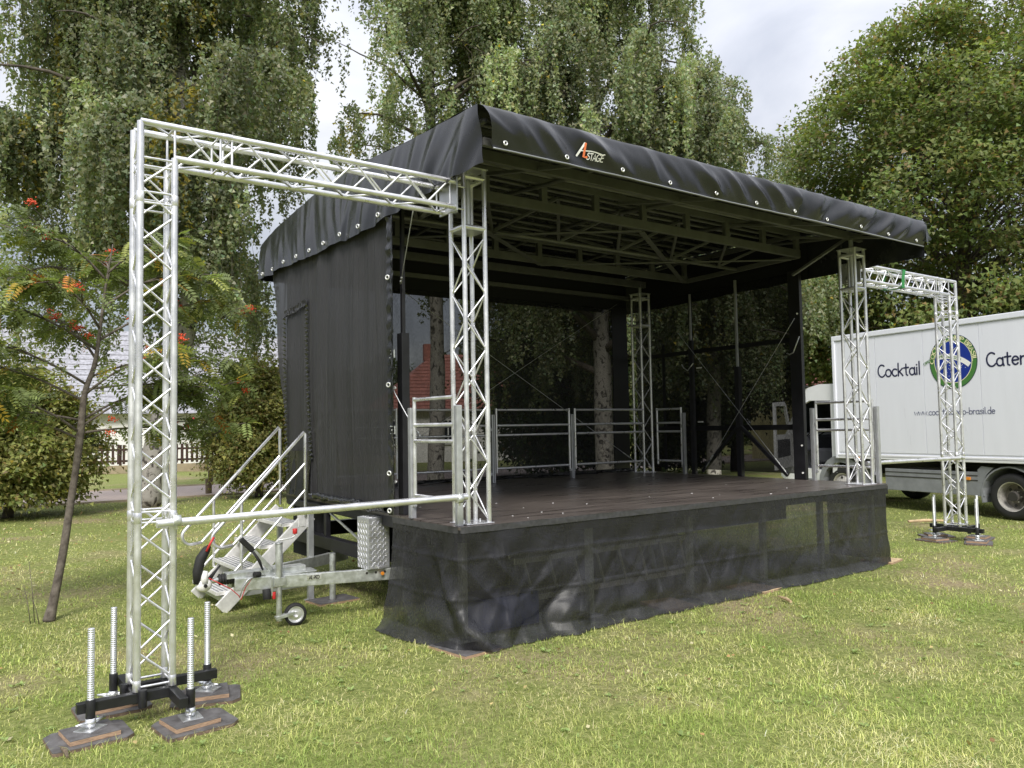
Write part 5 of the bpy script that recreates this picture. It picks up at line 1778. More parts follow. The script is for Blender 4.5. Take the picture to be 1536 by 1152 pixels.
# open driver door, hinged at the front, swung outwards
dr = part("driver_door", truck, truck_mw @ V((-1.24, 0.04, 1.3)))
ang = R(62)
def dpt(t, z, o=0.0): return (-1.22 + t * math.cos(ang) - o * math.sin(ang), 0.03 - t * math.sin(ang) - o * math.cos(ang), z)
frame_w = [(0.0, 0.72), (1.05, 0.68), (1.05, 2.06), (0.42, 2.09), (0.30, 2.02), (0.0, 1.44)]
def dprism(ol, nm, m, th=0.05):
    a_ = [V(dpt(p[0], p[1])) for p in ol]
    b_ = [V(dpt(p[0], p[1], th)) for p in ol]
    n = len(ol)
    v = a_ + b_
    f = [tuple(range(n - 1, -1, -1)), tuple(range(n, 2 * n))] + [(i, (i + 1) % n, n + (i + 1) % n, n + i) for i in range(n)]
    mobj(nm, v, f, m, dr)
dprism([(0.0, 0.72), (1.05, 0.68), (1.05, 1.40), (0.0, 1.40)], "door_panel", 'cab_white')
dprism([(0.97, 1.40), (1.05, 1.40), (1.05, 2.06), (0.97, 1.99)], "window_pillar", 'cab_white')
dprism([(0.38, 2.0), (0.97, 1.99), (1.05, 2.06), (0.42, 2.09)], "window_rail", 'cab_white')
dprism([(0.0, 1.40), (0.10, 1.40), (0.38, 2.0), (0.42, 2.09), (0.30, 2.02)], "window_strut", 'cab_white')
dprism([(0.12, 0.95), (0.95, 0.92), (0.95, 1.30), (0.12, 1.30)], "door_lining", 'seat', 0.06)
FRAME = Matrix.Identity(4)

# ================================================================= TREES
def jitter_col(base, N, spread=0.25, yellow=0.0, ycol=(0.34, 0.26, 0.03), brown=0.0, bcol=(0.16, 0.09, 0.03)):
    b = np.array(base)[None, :]
    k = np.exp(rng.normal(0, spread, (N, 1)))
    h = rng.normal(0, 0.10, (N, 3)) * np.array([1.0, 0.4, 1.0])
    c = b * k * (1 + h)
    if yellow > 0:
        m_ = rng.random(N) < yellow
        c[m_] = np.array(ycol) * np.exp(rng.normal(0, .25, (m_.sum(), 1)))
    if brown > 0:
        m_ = rng.random(N) < brown
        c[m_] = np.array(bcol) * np.exp(rng.normal(0, .25, (m_.sum(), 1)))
    return np.clip(c, 0.005, 0.8)

def trunk_geo(pts, n=12, rough=0.05):
    v, f = pipe_geo([p[:3] for p in pts], [p[3] for p in pts], n)
    v = [V(p) + V((nz3(p.x * 3, p.y * 3, p.z * 2), nz3(p.y * 3, p.z * 2, p.x * 3), 0)) * rough for p in v]
    return v, f

def smooth_path(ctrl, n):
    """Catmull-Rom through ctrl (x,y,z,r)"""
    C_ = [np.array(c, float) for c in ctrl]
    C_ = [2 * C_[0] - C_[1]] + C_ + [2 * C_[-1] - C_[-2]]
    o_ = []
    m_ = len(C_) - 3
    for i in range(n):
        t = i / (n - 1) * m_
        k = min(int(t), m_ - 1)
        t -= k
        p0, p1, p2, p3 = C_[k:k + 4]
        o_.append(tuple(0.5 * ((2 * p1) + (-p0 + p2) * t + (2 * p0 - 5 * p1 + 4 * p2 - p3) * t * t + (-p0 + 3 * p1 - 3 * p2 + p3) * t ** 3)))
    return o_

def birch(label, ctrl, z_crown, reach, n_limb, n_strand, strand_len, leaf, base_col, yellow, seed, lpm=50, group="birch trees behind the stage", bias=None, cull=None):
    global rng
    rng = np.random.default_rng(seed)
    rd = random.Random(seed)
    x0, y0 = ctrl[0][0], ctrl[0][1]
    root = thing("birch_tree", label, "tree", (x0, y0, 0), group)
    tp = smooth_path(ctrl, 40)
    geo = [trunk_geo(tp, 14, 0.03)]
    zs = np.array([p[2] for p in tp])
    tops = zs[-1]
    limb_pts = []
    limb_geo = []
    for i in range(n_limb):
        z = z_crown + (tops - z_crown) * ((i + rd.random()) / n_limb) ** 0.9
        k = int(np.searchsorted(zs, z))
        k = max(1, min(len(tp) - 1, k))
        b = np.array(tp[k])
        az = i * 2.39996 + rd.uniform(-0.4, 0.4)
        if bias and rd.random() < bias[1]:
            az = bias[0] + rd.uniform(-0.9, 0.9)
        tt = (z - z_crown) / (tops - z_crown)
        L_ = reach * (0.55 + 0.55 * math.sin(math.pi * min(1, 0.25 + tt * 0.75))) * rd.uniform(0.65, 1.1) * (1.0 - 0.45 * tt)
        rise = rd.uniform(0.35, 0.85) * L_ * 0.55
        pts = []
        for s in np.linspace(0, 1, 12):
            r_ = L_ * s
            zz = b[2] + rise * math.sin(s * math.pi * 0.62) * 1.0 - 0.9 * max(0, s - 0.7) ** 1.5 * L_ * 0.5
            wob = 0.25 * nz3(s * 3, i * 1.7, seed)
            pts.append((b[0] + math.cos(az + wob) * r_, b[1] + math.sin(az + wob) * r_, zz, max(0.008, b[3] * 0.42 * (1 - s) + 0.008)))
        nk = len(pts)
        if cull is not None:
            for q_, p_ in enumerate(pts):
                if not bool(cull(np.float64((p_[0] - x0) * 0.81 - (p_[1] - y0) * 0.587), np.float64(p_[2] - 1.0), 0.0)):
                    nk = max(2, q_)
                    break
        limb_geo.append(pipe_geo([p[:3] for p in pts[:nk]], [max(.008, p[3] - pts[nk - 1][3] + .008) for p in pts[:nk]], 6))
        limb_pts.append(np.array(pts)[:, :3])
    limbs = np.array(limb_pts)                     # (n,12,3)
    v, f = merge(*geo)
    mobj("trunk", v, f, 'bark_birch', root, smooth=True)
    # hanging strands
    n_anc = max(20, n_strand // 9)
    anc = rng.integers(0, n_anc, n_strand)
    li = rng.integers(0, n_limb, n_anc)[anc]
    s = np.clip((1 - rng.random(n_anc) * 0.82)[anc] + rng.normal(0, .02, n_strand), .05, 1)
    idx = s * 11
    i0 = np.minimum(idx.astype(int), 10)
    fr = (idx - i0)[:, None]
    st_ = limbs[li, i0] * (1 - fr) + limbs[li, i0 + 1] * fr
    ctr = np.array([x0, y0, 0])
    outd = unit((st_ - ctr) * np.array([1, 1, 0]))
    side_ = np.stack([-outd[:, 1], outd[:, 0], np.zeros(n_strand)], 1)
    lat = side_ * (rng.normal(0, 0.5, n_anc)[anc][:, None] + rng.normal(0, 0.22, (n_strand, 1))) + outd * (rng.normal(0.25, 0.3, n_anc)[anc][:, None] + rng.normal(0, 0.22, (n_strand, 1)))
    Ls = strand_len * rng.uniform(0.45, 1.25, n_anc)[anc] * rng.uniform(0.6, 1.2, n_strand)
    up0 = rng.uniform(-0.05, 0.35, n_strand)
    m_leaf = np.maximum(6, (Ls * lpm).astype(int))
    sid = np.repeat(np.arange(n_strand), m_leaf)
    tt = rng.random(len(sid))
    Lr = Ls[sid]
    lead = np.minimum(1, tt * 3.0)
    P = st_[sid] + lat[sid] * (lead[:, None] ** 0.7)
    P[:, 2] += up0[sid] * np.sin(np.minimum(1, tt * 3) * math.pi) * 0.6 - np.maximum(0, tt - 0.12) * Lr
    sway = np.stack([np.sin(tt * 5 + sid * 1.3), np.cos(tt * 4 + sid * 2.1), np.zeros_like(tt)], 1) * 0.05
    P += sway + rng.normal(0, 0.045, P.shape) * np.array([1, 1, 1.6])
    if cull is not None:
        rel = (P[:, 0] - x0) * 0.81 - (P[:, 1] - y0) * 0.587
        edge_n = np.array([nz3(z_ * .8, a_ * .9, seed) for z_, a_ in zip(P[:, 2], st_[sid][:, 1])])
        keep = cull(rel, P[:, 2], edge_n)
        P, sid, tt = P[keep], sid[keep], tt[keep]
    N = len(P)
    d = np.stack([rng.normal(0, .6, N), rng.normal(0, .6, N), -0.75 + rng.normal(0, .35, N)], 1)
    nn = outd[sid] * 0.6 + np.stack([rng.normal(0, .7, N), rng.normal(0, .7, N), rng.normal(0.6, .6, N)], 1)
    ln = leaf * rng.uniform(0.7, 1.25, N)
    Q = leaf_tris(P, d, nn, ln, ln * rng.uniform(0.75, 1.0, N))
    col = jitter_col(base_col, N, 0.15, 0.004)
    # whole strands turn yellow
    ys = (rng.random(n_anc) < yellow)[anc]
    ym = ys[sid] & (rng.random(N) < 0.55)
    col[ym] = np.array([0.26, 0.215, 0.035]) * np.exp(rng.normal(0, .25, (ym.sum(), 1)))
    tone = np.exp(rng.normal(0, 0.22, n_anc))[anc]
    col *= tone[sid][:, None]
    quads_object("crown", Q, 'leaf_birch', np.clip(col, .004, .7), root, "stuff")
    # bare hanging twigs
    tw = []
    kept = np.zeros(n_strand, int)
    np.add.at(kept, sid, 1)
    for k in range(0, n_strand, 4):
        if kept[k] < 0.5 * m_leaf[k]: continue
        p0 = V(st_[k].tolist())
        p1 = p0 + V(lat[k].tolist()) * 0.7 - V((0, 0, Ls[k] * 0.25))
        p2 = p0 + V(lat[k].tolist()) - V((0, 0, Ls[k] * 0.85))
        tw.append(pipe_geo([p0, p1, p2], [0.007, 0.005, 0.003], 3, close_ends=False))
    v, f = merge(*(limb_geo + tw))
    mobj("branches", v, f, 'bark_dark', root, smooth=True, kind="stuff")
    return root

birch("large weeping birch at the left, its pale trunk rising behind the near goalpost",
      [(0.75, 14.6, 0, .30), (0.98, 14.5, 1.6, .26), (1.55, 14.3, 4.2, .22), (1.62, 14.2, 6.8, .20), (1.35, 14.2, 9.5, .15), (1.5, 14.2, 12.5, .09), (1.4, 14.2, 15.5, .03)],
      4.4, 4.7, 64, 3300, 2.9, 0.084, (0.205, 0.232, 0.125), 0.05, 3, bias=(R(144), .45), cull=lambda r_, z_, e_: r_ < 2.5 + 2.0 * np.clip((z_ - 6.6) / 2.6, 0, 1) + 1.1 * e_)
birch("dense weeping birch behind the left end of the stage roof",
      [(7.9, 13.9, 0, .24), (7.95, 13.8, 3, .20), (7.8, 13.6, 7, .16), (7.6, 13.4, 11, .11), (7.8, 13.4, 15, .04)],
      5.2, 4.0, 48, 2000, 2.2, 0.084, (0.205, 0.235, 0.125), 0.03, 5, bias=(R(-36), .55), cull=lambda r_, z_, e_: r_ > -2.5 + 1.1 * e_)
birch("birch with twin pale stems seen through the rear mesh, rising behind the roof",
      [(12.0, 11.6, 0, .27), (11.9, 11.5, 3, .24), (11.7, 11.3, 6, .20), (11.6, 11.2, 11, .14), (11.8, 11.2, 16, .04)],
      2.6, 4.4, 54, 2400, 2.1, 0.084, (0.215, 0.245, 0.135), 0.02, 8)
birch("lighter green birch behind the right half of the roof, beside the open sky",
      [(14.9, 10.2, 0, .22), (14.9, 10.1, 3, .19), (14.9, 10.0, 5.5, .16), (14.4, 10.1, 8.5, .11), (13.9, 10.3, 11.5, .03)],
      2.4, 3.5, 46, 1900, 1.8, 0.082, (0.215, 0.245, 0.135), 0.01, 13)

def broadleaf(label, name, base, height, crown_c, crown_r, n_cl, per, leaf, col, seed, brown=0.0, limbs=16, mleaf='leaf_tree', group=None, trunk_r=0.35, flat=1.0, gaps=False):
    global rng
    rng = np.random.default_rng(seed)
    rd = random.Random(seed)
    root = thing(name, label, "tree", (base[0], base[1], 0), group)
    cc, cr = np.array(crown_c), np.array(crown_r)
    tp = smooth_path([(base[0], base[1], 0, trunk_r), (base[0] + .05, base[1], crown_c[2] * 0.35, trunk_r * .8), (crown_c[0], crown_c[1], crown_c[2], trunk_r * .5), (crown_c[0], crown_c[1], crown_c[2] + cr[2] * .8, 0.03)], 20)
    v, f = trunk_geo(tp, 12, 0.02)
    mobj("trunk", v, f, 'bark_dark', root, smooth=True)
    # cluster centres: mostly in the outer shell, lumpy outline
    dv_ = unit(rng.normal(0, 1, (n_cl, 3)))
    rad = 1 - 0.55 * rng.random(n_cl) ** 2.2
    lump = np.array([1 + 0.20 * nz3(*(x * 2.2 + seed)) + 0.16 * nz3(*(x * 5 + seed)) for x in dv_])
    Cn = cc + dv_ * cr * (rad * lump)[:, None]
    tz = np.clip((Cn[:, 2] - cc[2]) / cr[2], 0, 1.2)
    Cn[:, :2] = cc[:2] + (Cn[:, :2] - cc[:2]) * (1 - 0.22 * tz)[:, None]
    Cn = Cn[Cn[:, 2] > 0.4]
    if gaps:
        Cn = Cn[np.array([nz3(*(p * 0.42)) + 0.5 * nz3(*(p * 0.95)) for p in Cn]) > -0.16]
    n_cl = len(Cn)
    g = []
    for k in range(0, n_cl, max(1, n_cl // (limbs * 10))):
        zz = max(0.8, min(Cn[k][2] * 0.72, cc[2] + cr[2] * 0.6))
        i0 = min(range(len(tp)), key=lambda q: abs(tp[q][2] - zz))
        p0 = V(tp[i0][:3])
        p2 = V(Cn[k].tolist())
        p1 = p0.lerp(p2, 0.5) + V((0, 0, 0.12 * (p2 - p0).length))
        g.append(pipe_geo([p0, p0.lerp(p1, .6), p1, p1.lerp(p2, .6), p2], [0.05 * trunk_r / .35, 0.045 * trunk_r / .35, 0.03 * trunk_r / .35, 0.02 * trunk_r / .35, 0.006], 5, close_ends=False))
    v, f = merge(*g)
    mobj("branches", v, f, 'bark_dark', root, smooth=True, kind="stuff")
    cid = np.repeat(np.arange(n_cl), per)
    N = len(cid)
    outd = unit((Cn - cc) / cr)
    size = rng.uniform(0.7, 1.35, n_cl)[cid][:, None]
    off = rng.normal(0, 1, (N, 3)) * np.array([0.30, 0.30, 0.15]) * size * (leaf / 0.13) * flat
    droop = -0.25 * (off[:, 0] ** 2 + off[:, 1] ** 2)
    P = Cn[cid] + off
    P[:, 2] += droop
    d = outd[cid] * 0.7 + rng.normal(0, .6, (N, 3)) + np.array([0, 0, -0.45])
    nn = np.array([0, 0, 0.8]) + outd[cid] * 0.7 + rng.normal(0, .5, (N, 3))
    ln = leaf * rng.uniform(0.65, 1.2, N)
    Q = leaf_tris(P, d, nn, ln, ln * rng.uniform(0.7, 0.95, N))
    c_ = jitter_col(col, N, 0.16, 0.002, brown=brown, bcol=(0.19, 0.135, 0.055))
    tone = np.exp(rng.normal(0, 0.16, n_cl))
    c_ *= tone[cid][:, None]
    quads_object("crown", Q, mleaf, np.clip(c_, .004, .7), root, "stuff")
    return root

broadleaf("huge round broadleaf tree with brownish seed clusters towering behind the white truck", "broadleaf_tree",
          (23.6, 7.6), 15, (24.0, 7.2, 8.0), (6.3, 6.3, 7.6), 3000, 118, 0.130, (0.170, 0.208, 0.068), 21, brown=0.09, flat=1.15, gaps=True)
broadleaf("dark round tree behind the truck cab, left of the huge tree", "broadleaf_tree", (19.4, 13.0), 9, (19.4, 13.0, 5.6), (3.0, 3.0, 3.4), 800, 60, 0.15, (0.10, 0.125, 0.04), 22, brown=0.05, trunk_r=.22)
broadleaf("dark tree at the right edge beyond the huge round tree", "broadleaf_tree", (31.0, 3.0), 11, (31, 3, 6.5), (5, 5, 6.0), 900, 60, 0.15, (0.10, 0.15, 0.045), 23, brown=0.05, trunk_r=.3)

broadleaf("dark low tree directly behind the rear mesh of the stage", "broadleaf_tree", (14.4, 16.2), 5, (14.4, 16.2, 3.4), (3.0, 2.6, 3.3), 900, 55, 0.14, (0.085, 0.12, 0.04), 24, brown=0.05, trunk_r=.2)
broadleaf("dark low tree behind the right mesh wall of the stage", "broadleaf_tree", (17.3, 14.6), 5, (17.3, 14.6, 2.6), (2.6, 2.4, 2.6), 600, 55, 0.14, (0.095, 0.12, 0.04), 25, brown=0.05, trunk_r=.2)
# hornbeam bushes by the path
broadleaf("yellowish green hornbeam bush at the far left behind the leaning rowan", "hornbeam_bush", (-1.95, 14.2), 3, (-1.95, 14.2, 1.5), (1.55, 1.5, 1.55), 900, 52, 0.085, (0.235, 0.245, 0.075), 31, brown=0.04, mleaf='leaf_bush', group="bushes by the path", trunk_r=.10)
broadleaf("yellowish green hornbeam bush behind the top of the stage steps", "hornbeam_bush", (3.55, 15.3), 3, (3.55, 15.3, 1.75), (1.25, 1.3, 1.75), 800, 52, 0.085, (0.24, 0.24, 0.078), 32, brown=0.08, mleaf='leaf_bush', group="bushes by the path", trunk_r=.10)

# rowan with pinnate leaves and berries
def rowan():
    global rng
    rng = np.random.default_rng(44)
    rd = random.Random(44)
    root = thing("rowan_tree", "slender leaning rowan tree with orange red berry clusters at the left", "tree", (-2.41, 3.13, 0))
    ctrl = [(-2.42, 3.13, 0, .060), (-2.39, 3.14, 0.15, .048), (-2.344, 3.15, 0.41, .043), (-2.28, 3.15, 0.82, .039), (-2.22, 3.15, 1.30, .036), (-2.185, 3.15, 1.65, .040), (-2.15, 3.15, 2.03, .030), (-2.06, 3.16, 2.34, .024), (-1.99, 3.17, 2.97, .013), (-1.92, 3.18, 3.45, .006)]
    ctrl = [(a_, b_, c_, d_ * 0.86) for a_, b_, c_, d_ in ctrl]
    tp = smooth_path(ctrl, 60)
    v, f = trunk_geo(tp, 14, 0.008)
    mobj("trunk", v, f, 'bark_rowan', root, smooth=True)
    zs = [p[2] for p in tp]
    twigs, tips = [], []
    spec = [(1.62, R(175), 1.15, .38), (1.68, R(205), 1.0, .5), (1.72, R(-8), 0.95, .55), (1.80, R(20), 1.1, .42), (1.95, R(160), 1.25, .42), (2.02, R(-40), .9, .55), (2.12, R(190), 1.15, .45), (2.2, R(5), 1.2, .30), (2.32, R(110), .9, .6),
            (2.42, R(180), 1.15, .5), (2.5, R(10), 1.2, .5), (2.62, R(230), .7, .7), (2.75, R(165), .9, .6), (2.85, R(-10), .9, .6), (3.0, R(80), .6, .8), (3.1, R(190), .6, .8), (3.2, R(0), .45, .8), (1.75, R(186), 1.5, .15), (2.05, R(2), 1.3, .12), (1.66, R(12), 1.25, .10)]
    for z, az, L_, ri in spec:
        i0 = min(range(len(zs)), key=lambda q: abs(zs[q] - z))
        b = V(tp[i0][:3])
        pts = []
        for s in np.linspace(0, 1, 9):
            w_ = 0.2 * nz3(s * 2.5, z * 3, az)
            pts.append(b + V((math.cos(az + w_) * L_ * s, math.sin(az + w_) * L_ * s * 0.8, L_ * ri * math.sin(s * 1.9) * .75 - 0.10 * s * s * L_)))
        twigs.append(pipe_geo(pts, [0.010 * (1 - s) + 0.0032 for s in np.linspace(0, 1, 9)], 6))
        for q in range(2, 9):
            tips.append((pts[q], az))
            if q > 2:
                for _ in range(2):
                    a2 = az + rd.uniform(-1.4, 1.4)
                    e = pts[q] + V((math.cos(a2), math.sin(a2), rd.uniform(-.1, .6))) * rd.uniform(.15, .42)
                    twigs.append(pipe_geo([pts[q], (pts[q] + e) / 2 + V((0, 0, .03)), e], [0.006, .005, .003], 4))
                    tips.append((e, a2))
                    tips.append(((pts[q] + e) / 2, a2))
    v, f = merge(*twigs)
    mobj("branches", v, f, 'bark_rowan', root, smooth=True, kind="stuff")
    P, D, Nn, Ls, Cs = [], [], [], [], []
    for p, az in tips:
        for _ in range(3):
            a = az + rd.uniform(-1.7, 1.7)
            L_ = rd.uniform(0.13, 0.21)
            ax = V((math.cos(a), math.sin(a), rd.uniform(-1.1, .45))).normalized()
            sd_ = ax.cross(V((rd.gauss(0, .55), rd.gauss(0, .55), 1))).normalized()
            nn = sd_.cross(ax)
            b = p + V((rd.gauss(0, .035), rd.gauss(0, .035), rd.gauss(0, .03)))
            rr = rd.random()
            col = (0.165, 0.205, 0.075)
            if rr < 0.03: col = (0.46, 0.32, 0.05)
            elif rr < 0.045: col = (0.42, 0.18, 0.04)
            elif rr < 0.2: col = (0.26, 0.28, 0.08)
            k_ = math.exp(rd.gauss(0, .22))
            for q in range(6):
                t = (q + 1.0) / 6.6
                c = b + ax * (L_ * t) - V((0, 0, 0.04 * t * t))
                for s in (-1, 1):
                    dd = sd_ * s * 0.9 + ax * 0.45 - V((0, 0, .12))
                    P.append(c); D.append(dd); Nn.append(nn); Ls.append(0.068 * (1 - 0.35 * abs(t - .5))); Cs.append([x * k_ for x in col])
            P.append(b + ax * L_ - V((0, 0, .04))); D.append(ax); Nn.append(nn); Ls.append(.045); Cs.append([x * k_ for x in col])
    P, D, Nn, Ls, Cs = map(np.array, (P, D, Nn, Ls, Cs))
    Q = leaf_quads(P, D, Nn + rng.normal(0, .15, Nn.shape), Ls, Ls * 0.40)
    quads_object("crown", Q, 'leaf_rowan', np.clip(Cs * np.exp(rng.normal(0, .1, (len(Cs), 1))), .004, .8), root, "stuff")
    # berries
    ico = bmesh.new()
    bmesh.ops.create_icosphere(ico, subdivisions=1, radius=1)
    iv = [vv.co.copy() for vv in ico.verts]
    ifc = [tuple(vv.index for vv in ff.verts) for ff in ico.faces]
    ico.free()
    cl = []
    for t in range(7):
        g = []
        for q in range(26):
            c = V((rd.gauss(0, .022), rd.gauss(0, .022), rd.gauss(0, .014)))
            r_ = rd.uniform(.0055, .0075)
            g.append(([c + w_ * r_ for w_ in iv], ifc))
        v, f = merge(*g)
        me = bpy.data.meshes.new("berry_cluster")
        me.from_pydata(v, [], f)
        me.materials.append(M['berry'])
        me.polygons.foreach_set("use_smooth", [True] * len(me.polygons))
        cl.append(me)
    front = [t for t in tips if t[0].z > 1.5]
    rd.shuffle(front)
    for k in range(30):
        p = front[k][0] + V((0, -0.03, 0.03))
        for j in range(rd.choice((1, 2, 2, 3))):
            o = bpy.data.objects.new("berry_cluster", cl[(k + j) % 7])
            o["kind"] = "stuff"
            attach(o, root, Matrix.Translation(p + V((rd.gauss(0, .04), rd.gauss(0, .04), rd.gauss(0, .035)))) @ Matrix.Rotation(rd.uniform(0, 6), 4, 'Z'))
    # suckers at the foot
    for x, y, h in ((-2.53, 3.10, .55), (-2.56, 3.12, .32), (-2.50, 3.06, .22)):
        pipe("sucker", [(x, y, 0), (x - 0.02, y, h * .5), (x - 0.05, y, h)], [0.004, .003, .002], 'bark_rowan', root, n=5)
rowan()

# small rose shrub in front of the white wall
def small_shrub(name, label, x, y, h, w, n, leaf, col, seed, flowers=0):
    global rng
    rng = np.random.default_rng(seed)
    root = thing(name, label, "shrub", (x, y, 0))
    g = []
    P = []
    for k in range(14):
        a = k * 2.4
        e = V((x + math.cos(a) * w * rng.random(), y + math.sin(a) * w * rng.random() * .6, h * rng.uniform(.6, 1)))
        g.append(pipe_geo([(x, y, 0), (V((x, y, 0)) + e) / 2 + V((0, 0, .15)), e], [.012, .009, .004], 5))
    v, f = merge(*g)
    mobj("stems", v, f, 'bark_dark', root, kind="stuff")
    dv_ = unit(rng.normal(0, 1, (n, 3)))
    P = np.array([x, y, h * .6]) + dv_ * np.array([w, w * .7, h * .45]) * (rng.random((n, 1)) ** .5)
    ln = leaf * rng.uniform(.7, 1.2, n)
    Q = leaf_quads(P, rng.normal(0, 1, (n, 3)), np.array([0, 0, 1.]) + rng.normal(0, .6, (n, 3)), ln, ln * .6)
    quads_object("foliage", Q, 'leaf_bush', jitter_col(col, n, .25), root, "stuff")
    for k in range(flowers):
        a = k * 1.7
        c = V((x + math.cos(a) * w * .7, y - .3, h * (.75 + .3 * ((k * 37) % 10) / 10)))
        v, f = lathe_geo([(0, -.03), (.05, 0), (.06, .03), (.03, .05), (0, .03)], 8)
        mobj("flower", [c + V(p) for p in v], f, 'petal', root)
small_shrub("rose_shrub", "rose shrub with a few red blooms in front of the white house wall", 6.6, 31.0, 2.6, 1.0, 900, .10, (.09, .12, .04), 51, 5)
small_shrub("garden_shrub", "low green shrub behind the picket fence near the steps", 9.3, 33.0, 2.4, 1.6, 1500, .12, (.10, .12, .04), 52)
small_shrub("garden_shrub", "low green shrub behind the picket fence at the far left", -1.0, 33.0, 2.6, 2.2, 1800, .12, (.08, .10, .035), 53)

# ================================================================= FENCE, BOLLARDS, HOUSES
fence = thing("picket_fence", "dark brown picket fence on a low sandy wall across the path", "fence", (5, 31.5, 0))
fy = lambda x: 32.4 - 0.16 * (x - 3)
beam("plinth", (-14, fy(-14), 0.17), (18, fy(18), 0.17), 0.25, 0.34, 'plinth', fence)
for z in (0.52, 1.0):
    beam("fence_rail", (-14, fy(-14) + .06, z), (18, fy(18) + .06, z), 0.05, 0.09, 'fence', fence)
pk = bevel_box_mesh((0.105, 0.025, 0.82), 'fence', 0.006)
for k in range(150):
    x = -13.5 + k * 0.205
    o = bpy.data.objects.new("picket", pk)
    attach(o, fence, Matrix.Translation((x, fy(x), 0.80 + 0.008 * math.sin(k * 3.1))) @ Matrix.Rotation(-0.16, 4, 'Z') @ Matrix.Rotation(0.012 * math.sin(k * 1.7), 4, 'Y'))
for k in range(14):
    x = -13.4 + k * 2.4
    box("fence_post", (x, fy(x) + .09, 0.72), (0.11, 0.11, 0.98), 'fence', fence, rotz=-.16)

def bollard(x, y, h, label):
    v, f = lathe_geo([(0, 0), (.085, 0), (.085, h - .03), (.07, h), (0, h)], 14)
    o = mobj("timber_bollard", [(x + p[0] + 0.01 * nz3(p[2] * 4, 0, 0), y + p[1], p[2]) for p in v], f, 'post_wood', None)
    tag(o, label, "bollard", "timber bollards by the path")
bollard(2.95, 17.6, 0.40 + 0.02, "round weathered timber bollard on the near edge of the path")
bollard(4.2, 21.9, 0.45, "smaller timber bollard across the path, right of the nearer one")

def house(name, label, x0, x1, y0, y1, eave, ridge, wall, roof, rot=0.0, axis='x', hip=0.0, wins=()):
    root = thing(name, label, "house", ((x0 + x1) / 2, y0, 0))
    global FRAME
    FRAME = Matrix.Translation(((x0 + x1) / 2, (y0 + y1) / 2, 0)) @ Matrix.Rotation(rot, 4, 'Z') @ Matrix.Translation((-(x0 + x1) / 2, -(y0 + y1) / 2, 0))
    box("wall", ((x0 + x1) / 2, (y0 + y1) / 2, eave / 2), (x1 - x0, y1 - y0, eave), wall, root, bev=0)
    o_ = 0.5
    ym = (y0 + y1) / 2
    a = [(x0 - o_, y0 - o_, eave - .1), (x1 + o_, y0 - o_, eave - .1), (x1 + o_, y1 + o_, eave - .1), (x0 - o_, y1 + o_, eave - .1)]
    r0, r1 = (x0 - o_ + hip, ym, ridge), (x1 + o_ - hip, ym, ridge)
    v = a + [r0, r1]
    f = [(0, 1, 5, 4), (2, 3, 4, 5), (1, 2, 5), (3, 0, 4), (3, 2, 1, 0)]
    rf_ = mobj("roof", v, f, roof, root)
    # tile courses as real steps on the front slope
    n = 16
    for k in range(n):
        t = k / n
        ya, za = y0 - o_ + (ym - y0 + o_) * t, eave - .1 + (ridge - eave + .1) * t
        xa, xb = x0 - o_ + hip * t, x1 + o_ - hip * t
        beam("tile_course", (xa, ya + .02, za + .02), (xb, ya + .02, za + .02), 0.06, 0.035, roof, rf_, bev=0)
    box("chimney", (x0 + (x1 - x0) * .35, ym, ridge + .1), (.5, .5, .9), 'roof_red', rf_, bev=0)
    for (wx, wz, ww, wh, mm) in wins:
        w_ = box("window", (wx, y0 - .01, wz), (ww, .06, wh), mm, root, bev=0)
        if mm == 'glass':
            box("frame", (wx, y0 - .05, wz + wh / 2), (ww + .1, .06, .07), 'print_white', w_, bev=0)
            box("frame", (wx, y0 - .05, wz - wh / 2), (ww + .1, .06, .07), 'print_white', w_, bev=0)
            box("frame", (wx, y0 - .05, wz), (.06, .05, wh), 'print_white', w_, bev=0)
    FRAME = Matrix.Identity(4)
    return root
house("house", "white house with a grey tiled roof behind the picket fence at the left", -9.0, 15.0, 38.5, 46.5, 2.75, 7.2, 'wall_white', 'roof_grey', rot=R(-9), wins=[(-5.0, 1.5, 1.3, 1.2, 'glass'), (0.5, 1.5, 1.3, 1.2, 'glass'), (3.4, 1.5, 1.2, 1.2, 'glass')])
lh = thing("garden_shed", "grey green slatted shed front standing before the white house", "shed", (10, 37, 0))
for k in range(40):
    x = 8.2 + k * 0.125
    box("slat", (x, 36.6 - .16 * (x - 8), 1.2 + .85), (0.11, 0.03, 1.5), 'slat_grey', lh, rotz=-.16, bev=0.004)
for x in (8.25, 10.6, 13.1):
    box("shed_post", (x, 36.7 - .16 * (x - 8), 1.4), (.1, .08, 2.8), 'slat_grey', lh, bev=0)
beam("shed_roof", (8.0, 37.4, 2.9), (13.4, 36.5, 2.9), 1.6, 0.08, 'slat_grey', lh)
house("house", "house with a red tiled hip roof seen through the rear mesh of the stage", 15.8, 24.0, 29.0, 36.0, 2.7, 5.7, 'wall_white', 'roof_red', rot=R(-20), hip=3.6, wins=[(16, 1.5, 1.2, 1.2, 'glass'), (19, 1.5, 1.2, 1.2, 'glass')])
house("building", "pale yellow building visible through the open cab of the truck", 28.6, 33.6, 16.0, 20.0, 3.4, 5.2, 'wall_yellow', 'roof_red', rot=R(-57), wins=[])

